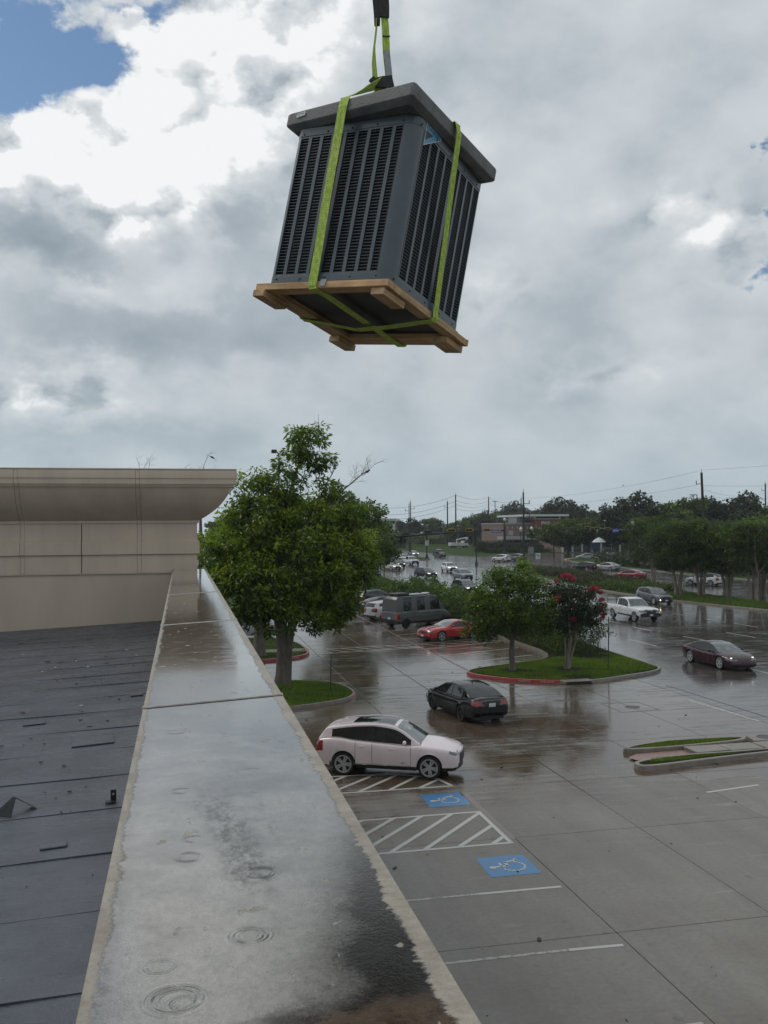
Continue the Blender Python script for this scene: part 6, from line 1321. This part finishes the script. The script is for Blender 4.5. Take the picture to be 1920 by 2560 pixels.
MB().lathe([(.7, -.1), (.7, .4), (.42, .6), (.36, 2.0), (.30, 2.2)], n=12).build('base', 'pole_black', sg, smooth=40); MB().tube([(0, 0, 2), (0, 0, 8.2)], [.36, .30], 10).build('shaft', 'pole_black', sg, smooth=40); MB().tube([(0, 0, 8.2), (0, 0, 9.4)], .13, 8).build('lamp_neck', 'pole_black', sg); MB().sphere((0, 0, 9.9), .42, 12, 8, (1, 1, 1.25)).build('globe', 'lamp_globe', sg, smooth=60)
MB().tube([(0, 0, 6.75), (-7, -.1, 6.9), (-17, -.2, 6.9)], [.20, .15, .10], 8).build('arm', 'pole_black', sg, smooth=40)
for x, lit in ((-5.5, False), (-10.6, True)): signal_head(sg, x, 6.95, True, -.3, lit, 1.55)
bsg = MB().box((-2.55, -.3, 6.55), (3.0, .06, .85)).build('street_sign', 'sign_blue', sg)
m_ = MB(); r_ = random.Random(2)
for k in range(10): m_.box((-3.8+k*.26+(.15 if k > 6 else 0), -.335, 6.5+r_.uniform(-.02, .05)), (.15, .006, r_.choice((.26, .34, .26))))
m_.build('street_name', 'sign_white', bsg)
sg = empty('signal_mast', (100, 190.5, .1)); tag(sg, 'pale signal arm with three yellow framed signals and a short blue sign', 'traffic light')
MB().tube([(0, 0, -.1), (0, 0, 7.6)], [.2, .16], 8).build('shaft', 'pole_steel', sg); MB().tube([(0, 0, 6.5), (-4, 0, 7.0), (-13.2, -.1, 7.65)], [.13, .10, .07], 8).build('arm', 'pole_steel', sg)
for x, z in ((-12.6, 7.55), (-10.35, 7.4), (-7.9, 7.3)): signal_head(sg, x, z, True, -.25, False, .95)
bsg = MB().box((-5.9, -.2, 6.85), (1.7, .06, .85)).build('street_sign', 'sign_blue', sg)
m_ = MB()
for k in range(5): m_.box((-6.4+k*.25, -.235, 6.87), (.15, .006, .26))
m_.build('street_name', 'sign_white', bsg); MB().tube([(-8.4, 0, 7.3), (-8.4, 0, 9.1)], .05, 6).build('camera_stem', 'pole_steel', sg); MB().box((-8.4, -.1, 9.1), (.35, .3, .2)).build('camera', 'canopy_white', sg)
t = post('signal_post', 'black signal post on the median directly below the green light', 60.0, 185, 6.0, .12, 'pole_black', 'traffic light', .1, None, .3); MB().box((-.25, 0, 5.0), (.55, .45, 1.9)).build('signal_head', 'signal_black', t, bevel=.03)
t = post('signal_post', 'black post with a white sign and yellow framed head on the narrow grass median', 60.4, 226.5, 5.4, .13, 'pole_black', 'traffic light', .1, None, .45); MB().box((0, -.16, 3.9), (.95, .05, 1.25)).build('sign_plate', 'sign_white', t)
m_ = MB()
for k in range(3): m_.box((0, -.19, 4.25-k*.33), (.6, .006, .10))
m_.build('print', 'signal_black', t); m_ = MB(); m_.span((-.46, -.05, 4.6), (-.34, .05, 5.6)); m_.span((.34, -.05, 4.6), (.46, .05, 5.6)); m_.build('border', 'signal_yellow', t); MB().span((-.33, -.06, 4.6), (.33, .06, 5.6)).build('signal_head', 'signal_black', t)
def lamp(x, y, h, lb):
    t = post('street_lamp', lb, x, y, h, .13, 'pole_black', 'street lamp', .1, .10, .32); MB().lathe([(.16, h-.15), (.34, h+.05), (.46, h+.75), (.30, h+.95), (.10, h+1.2), (.02, h+1.5)], n=10).build('lantern', 'lamp_globe', t, smooth=40); return t
lamp(94.4, 250, 6.5, 'left one of two black lantern lamps beside the tall black pole'); lamp(97.1, 248.6, 6.6, 'right one of two black lantern lamps beside the tall black pole')
t = post('street_lamp', 'white globe lamp showing at the left edge of the median tree crowns', 98.1, 190, 8.0, .08, 'pole_black', 'street lamp'); MB().sphere((0, 0, 8.4), .33, 12, 8, (1, 1, 1.4)).build('globe', 'lamp_globe', t, smooth=60)
for x, y, h, lb in ((78.9, 295, 8.6, 'pale slim lamp with flat head above the dark mast arm'), (91.0, 300, 8.4, 'pale slim lamp behind the bucket truck')):
    t = post('street_lamp', lb, x, y, h, .09, 'pole_steel', 'street lamp'); MB().box((0, 0, h-.05), (.9, .4, .18)).build('lamp_head', 'canopy_white', t)
t = post('bollard_light', 'white topped slim post standing left of the golf cart', 110.5, 238, 4.2, .09, 'pole_steel', 'post'); MB().sphere((0, 0, 4.1), .28, 10, 6).build('globe', 'lamp_globe', t, smooth=60)
post('street_post', 'black slim post right of the two lantern lamps', 109.3, 252, 8.0, .12, 'pole_black', 'post')
# road signs
t = empty('road_sign', (69.1, 178.2, .1)); tag(t, 'back of a pair of tall rectangular road signs on a black pole', 'road sign')
MB().tube([(0, 0, -.1), (0, 0, 4.2)], .05, 6).build('post', 'pole_steel', t); MB().tube([(.55, 0, -.1), (.55, 0, 4.2)], .05, 6).build('post', 'pole_steel', t); MB().box((-.02, -.08, 3.0), (.56, .03, 1.35)).build('sign_plate', 'sign_back', t); MB().box((.58, -.08, 3.0), (.58, .03, 1.35)).build('sign_plate', 'sign_back', t)
t = empty('road_sign', (63.9, 160.6, .1)); tag(t, 'white left turn arrow sign on a thin post at the tip of the median', 'road sign')
MB().tube([(0, 0, -.1), (0, 0, 3.0)], .04, 6).build('post', 'pole_steel', t); sp = MB().box((0, -.06, 2.45), (.92, .03, 1.12)).build('sign_plate', 'sign_white', t)
m_ = MB(); m_.add([(.22, -.08, 2.1), (.12, -.08, 2.1), (.12, -.08, 2.42), (.02, -.08, 2.56), (-.12, -.08, 2.58), (-.12, -.08, 2.70), (.10, -.08, 2.67), (.22, -.08, 2.48)], [(0, 1, 2, 7), (2, 3, 6, 7), (3, 4, 5, 6)]); m_.add([(-.12, -.08, 2.47), (-.30, -.08, 2.65), (-.12, -.08, 2.82)], [(0, 1, 2)]); m_.build('turn_arrow', 'signal_black', sp, fix=False)
# utility poles
def upole(x, y, h, r, lb, arms=0, side=-1, lean=0., mt='pole_wood'):
    t = empty('utility_pole', (x, y, 0)); tag(t, lb, 'utility pole', 'utility poles and their lines along the road'); t.rotation_euler = (0, lean, 0)
    MB().tube([(0, 0, -.3), (0, 0, h)], [r, r*.62], 8).build('shaft', mt, t, smooth=40); MB().tube([(0, 0, h-.1), (0, 0, h+.7)], .05, 5).build('tip', mt, t)
    for k in range(arms):
        z = h-2.3-2.9*k; m_ = MB(); m_.tube([(0, 0, z), (side*1.35, 0, z)], .07, 6); m_.tube([(side*1.25, 0, z), (side*1.25, 0, z+.7)], .08, 6); m_.build('arm', mt, t)
    return t
upole(103.7, 170, 18.7, .38, 'tall dark utility pole rising out of the median tree crowns', 2, -1, -.035)
upole(67.4, 176.9, 14.9, .26, 'tall black pole with brackets in front of the brick building', 2, 1, 0, 'pole_black')
upole(104, 346, 20.5, .36, 'tallest of the dark poles behind the bucket truck', 0); upole(102.4, 352, 18.0, .36, 'grey brown pole touching the tallest dark pole behind the bucket truck', 1)
upole(167, 492, 24.5, .45, 'dark pole left of the brick building above the wood', 0); t = upole(155.8, 449, 21, .28, 'slim pole with a crossbar left of the brick building', 0); MB().box((0, 0, 20.6), (3.2, .2, .25)).build('crossbar', 'pole_wood', t)
upole(179.8, 260, 21, .32, 'dark utility pole at the right edge of the picture', 2, -1)
upole(74.0, 300, 15.7, .2, 'left pole of the far pair above the wood', 1, -1); upole(75.0, 302, 16.4, .24, 'right pole of the far pair above the wood', 1, 1); upole(62.6, 300, 14.7, .24, 'lone far pole at the right edge of the big tree crowns', 1, 1); upole(113.5, 300, 17.7, .26, 'pole just left of the tall black pole at the brick building', 1, -1)
for x, y, h, lb in ((152.7, 350, 18.3, 'far lamp with a crossbar above the trees right of the brick building'), (178.6, 300, 18.8, 'far floodlight above the wood left of the tall leaning pole')):
    t = post('flood_light_pole', lb, x, y, h, .16, 'pole_steel', 'street lamp'); MB().box((0, 0, h-.1), (3., .3, .3)).build('lamp_head', 'pole_steel', t)
CABN = {}
def cable(a, b, sag, r, lb):
    n_ = CABN.get(lb, 0); CABN[lb] = n_+1; lb = ('highest', 'second highest', 'third highest', 'lowest')[n_] + ' ' + lb
    a, b = Vector(a), Vector(b); pts = [a.lerp(b, i/18)-Vector((0, 0, 4*sag*(i/18)*(1-i/18))) for i in range(19)]
    o = MB().tube(pts, r, 4).build('overhead_cable', 'cable'); tag(o, lb, 'cable', 'overhead cables')
P1 = (103.1, 170, 18.9); lbT = 'thin overhead cable running left from the tall leaning pole across the sky'
for (z, z2, sg_) in ((18.9, 19.8, 1.2), (16.2, 17.5, 1.2), (13.3, 15.2, 1.)): cable((102.2, 170, z), (113.5, 300, z2-2.2), sg_, .024, lbT)
for (z, z2) in ((19.2, 27.5), (16.0, 18.6), (13.6, 15.0)): cable((103.5, 170, z), (185, 150, z2), 1.0, .024, 'thin overhead cable running right from the tall leaning pole')
for (z, z2) in ((18.2, 17.6), (16.4, 15.4), (14.8, 13.8)): cable((179.8, 260, z), (104, 170.5, z2-2.4), 1.4, .026, 'thin overhead cable joining the two poles at the right')
for z in (20.4, 18.2, 16.6, 15.0): cable((104, 346, z), (167, 492, z+4.), 1.6, .055, 'thin overhead cable right of the tallest dark pole above the wood')
for z in (20.2, 17.9, 16.3): cable((104, 346, z), (62.6, 300, z-5.8), 1.6, .05, 'thin overhead cable left of the tallest dark pole above the wood')
for z in (24, 21.5): cable((167, 492, z), (113.5, 300, z-6.8), 1.8, .05, 'thin overhead cable between the far poles beside the brick building')
# birds
def bird(x, y, z, rz, lb, s=1.):
    t = empty('bird', (x, y, z), rz); tag(t, lb, 'bird'); t.scale = (s, s, s)
    m_ = MB(); m_.lathe([(.004, -.15), (.03, -.10), (.055, -.02), (.05, .05), (.03, .09), (.034, .12), (.022, .15), (.004, .185)], n=10, axis='X'); m_.build('body', 'debris_dark', t, smooth=60)
    MB().add([(-.12, -.02, -.01), (-.30, -.03, -.06), (-.30, .03, -.06), (-.12, .02, -.01), (-.12, 0, .012), (-.29, 0, -.05)], [(0, 1, 2, 3), (0, 1, 5, 4), (3, 2, 5, 4)]).build('tail', 'debris_dark', t); t.rotation_euler = (0, -.5, rz)
bird(9.55, 47.8, 11.02, .4, 'small dark bird perched on the bare branch right of the big tree', 1.2); bird(2.25, 69.9, 13.35, 2.8, 'small bird perched in the leafless treetop above the cornice', 1.3)
bird(106, 210, 17.9, .2, 'tiny dark bird sitting on the overhead cable', 1.8)

# ================================================================== far buildings
bk = empty('brick_building', (0, 0, 0)); tag(bk, 'two tone brick building with a flat overhanging roof and pale sign letters', 'building')
MB().span((103.2, 290, 0), (113.2, 312, 8.75)).build('pale_wing', 'brick_pink', bk); MB().span((113.25, 287.2, 0), (122.4, 314, 10.2)).build('red_wing', 'brick_red', bk); MB().span((122.45, 291, 0), (136, 312, 8.8)).build('rear_wing', 'brick_red', bk)
MB().span((103.0, 289.8, 8.76), (113.24, 312, 9.15)).build('parapet_cap', 'stone_band', bk); MB().span((113.1, 287, 10.21), (122.5, 314, 10.65)).build('parapet_cap', 'stone_band', bk)
MB().span((113.8, 288.2, 10.66), (122.0, 312, 11.2)).build('clerestory', 'window_dark', bk); MB().span((109.6, 285.5, 11.22), (124.6, 314, 11.9)).build('flat_roof', 'white_wall', bk)
for x in (113.5, 122.2): MB().span((x-.2, 287.3, 10.66), (x+.2, 287.8, 11.21)).build('roof_post', 'white_wall', bk)
MB().span((108.8, 292, 9.16), (111.4, 300, 11.0)).build('plant_screen', 'pole_steel', bk)
cn = MB().span((101.2, 284.5, 3.9), (114.2, 289.9, 4.7)).build('canopy', 'stone_band', bk); MB().span((101.0, 284.3, 3.55), (114.4, 289.9, 3.89)).build('canopy_edge', 'pole_steel', cn)
for k in range(5):
    wd = MB().span((104.6+k*1.75, 289.9, 7.2), (104.95+k*1.75, 290.05, 8.1)).build('wall_slot', 'stone_band', bk)
for x0, x1 in ((103.6, 106.2), (106.8, 109.4), (110.0, 112.6)):
    wn = MB().span((x0, 289.85, .9), (x1, 290.1, 3.5)).build('window', 'window_dark', bk); MB().span((x0-.08, 289.8, .75), (x1+.08, 290.05, .89)).build('sill', 'stone_band', wn)
MB().span((105.2, 289.9, 5.1), (106.8, 290.04, 6.6)).build('wall_slot', 'stone_band', bk)
sgn = MB(); r_ = random.Random(4)
for k in range(7): sgn.span((115.6+k*.42, 287.0, 8.75), (115.9+k*.42, 287.18, 9.45+(.12 if k in (0, 1, 6) else 0)))
sgn.build('sign_letters', 'white_wall', bk); sgn = MB()
for k in range(14): sgn.span((115.5+k*.22, 287.05, 8.38), (115.66+k*.22, 287.18, 8.58))
sgn.build('sign_letters', 'white_wall', bk)
hg = [hedge('hedge', 'long clipped hedge wall below the brick building left half', 0, 11, 0, 3.5, 3.0, 300, 30, .8, .34, 'leaf_far', 0, (93.6, 272, .1), 61), hedge('hedge', 'clipped hedge wall below the brick building right of the tall pole', 0, 9.5, 0, 3.5, 2.5, 260, 30, .8, .34, 'leaf_far', 0, (104, 270, .1), 62), hedge('hedge', 'lower clipped hedge in front of the hedge wall by the lantern lamps', 0, 20, 0, 2.5, 1.2, 300, 28, .7, .3, 'leaf_far', 0, (98, 262, .1), 63)]
wb = empty('white_building', (0, 0, 0)); tag(wb, 'distant white building with a long window band behind the left trees', 'building')
MB().span((80, 420, 0), (97, 440, 9.6)).build('wall', 'white_wall', wb); MB().span((79.5, 419.4, 11.0), (97.5, 440, 12.0)).build('roof_edge', 'white_wall', wb)
for k in range(6): MB().span((80.3+k*2.8, 419.9, 9.7), (82.7+k*2.8, 420.2, 10.95)).build('window', 'window_dark', wb); MB().span((82.72+k*2.8, 419.8, 9.6), (83.08+k*2.8, 420.2, 11.0)).build('mullion', 'white_wall', wb)
sh = empty('shop_front', (0, 0, 0)); tag(sh, 'low shop front with pale columns under the trees right of the brick building', 'building')
MB().span((112, 262, 0), (138, 280, 4.6)).build('wall', 'brick_pink', sh); MB().span((111.5, 261, 4.3), (138.5, 280.5, 4.9)).build('fascia', 'stone_band', sh)
for k in range(8): MB().span((112.6+k*3.1, 261.7, .6), (114.9+k*3.1, 262.05, 3.6)).build('window', 'window_dark', sh); MB().span((111.9+k*3.1, 261.5, 0), (112.4+k*3.1, 262, 4.28)).build('column', 'white_wall', sh)
um = empty('parasol', (107, 226, .1)); tag(um, 'pale pointed parasol behind the short blue street sign', 'parasol'); MB().lathe([(1.9, 3.6), (1.2, 4.3), (.05, 4.9)], n=10).build('canopy', 'canopy_white', um); MB().tube([(0, 0, 0), (0, 0, 4.6)], .05, 6).build('pole', 'pole_steel', um)
bx = empty('billboard', (108.5, 232, .1)); tag(bx, 'blue panel standing in the car park left of the white golf cart', 'panel'); MB().box((0, 0, 2.6), (2.4, .15, 2.0)).build('board', 'umbrella_blue', bx)
for x_ in (-1, 1): MB().tube([(x_, 0, 0), (x_, 0, 2)], .06, 6).build('leg', 'pole_steel', bx)

# twigs, leaves and grit lying on the wet parking lot
m_ = MB(); r_ = np.random.default_rng(5)
for k in range(170):
    x, y = r_.uniform(4.8, 23), r_.uniform(12, 60); sz = r_.choice([.012, .02, .035, .06], p=[.45, .3, .18, .07]); a = r_.random()*6.28; el_ = r_.choice([1, 1.5, 4.], p=[.5, .35, .15])
    pts = [(x+sz*(math.cos(a)*math.cos(t)*el_-math.sin(a)*math.sin(t)*.7), y+sz*(math.sin(a)*math.cos(t)*el_+math.cos(a)*math.sin(t)*.7)) for t in np.arange(0, 6.2, 1.05)]
    m_.prism(pts, .002, .006+sz*.25)
tag(m_.build('lot_litter', 'debris_dark'), 'dark twigs, leaves and grit lying on the wet parking lot', 'litter', None, 'stuff')

# damp air over the whole place
hz_m = bpy.data.materials.new('damp_air'); hz_m.use_nodes = True; ht = NT(hz_m.node_tree); ht.n.clear()
pv = ht.node('ShaderNodeVolumePrincipled'); pv.inputs['Color'].default_value = (.86, .90, .93, 1); pv.inputs['Density'].default_value = .0002; pv.inputs['Anisotropy'].default_value = .2
ho = ht.node('ShaderNodeOutputMaterial'); ht.l.new(pv.outputs[0], ho.inputs['Volume']); MATS['damp_air'] = hz_m
tag(MB().span((-520, -80, -1.2), (920, 920, 36)).build('haze', 'damp_air'), kind='stuff')
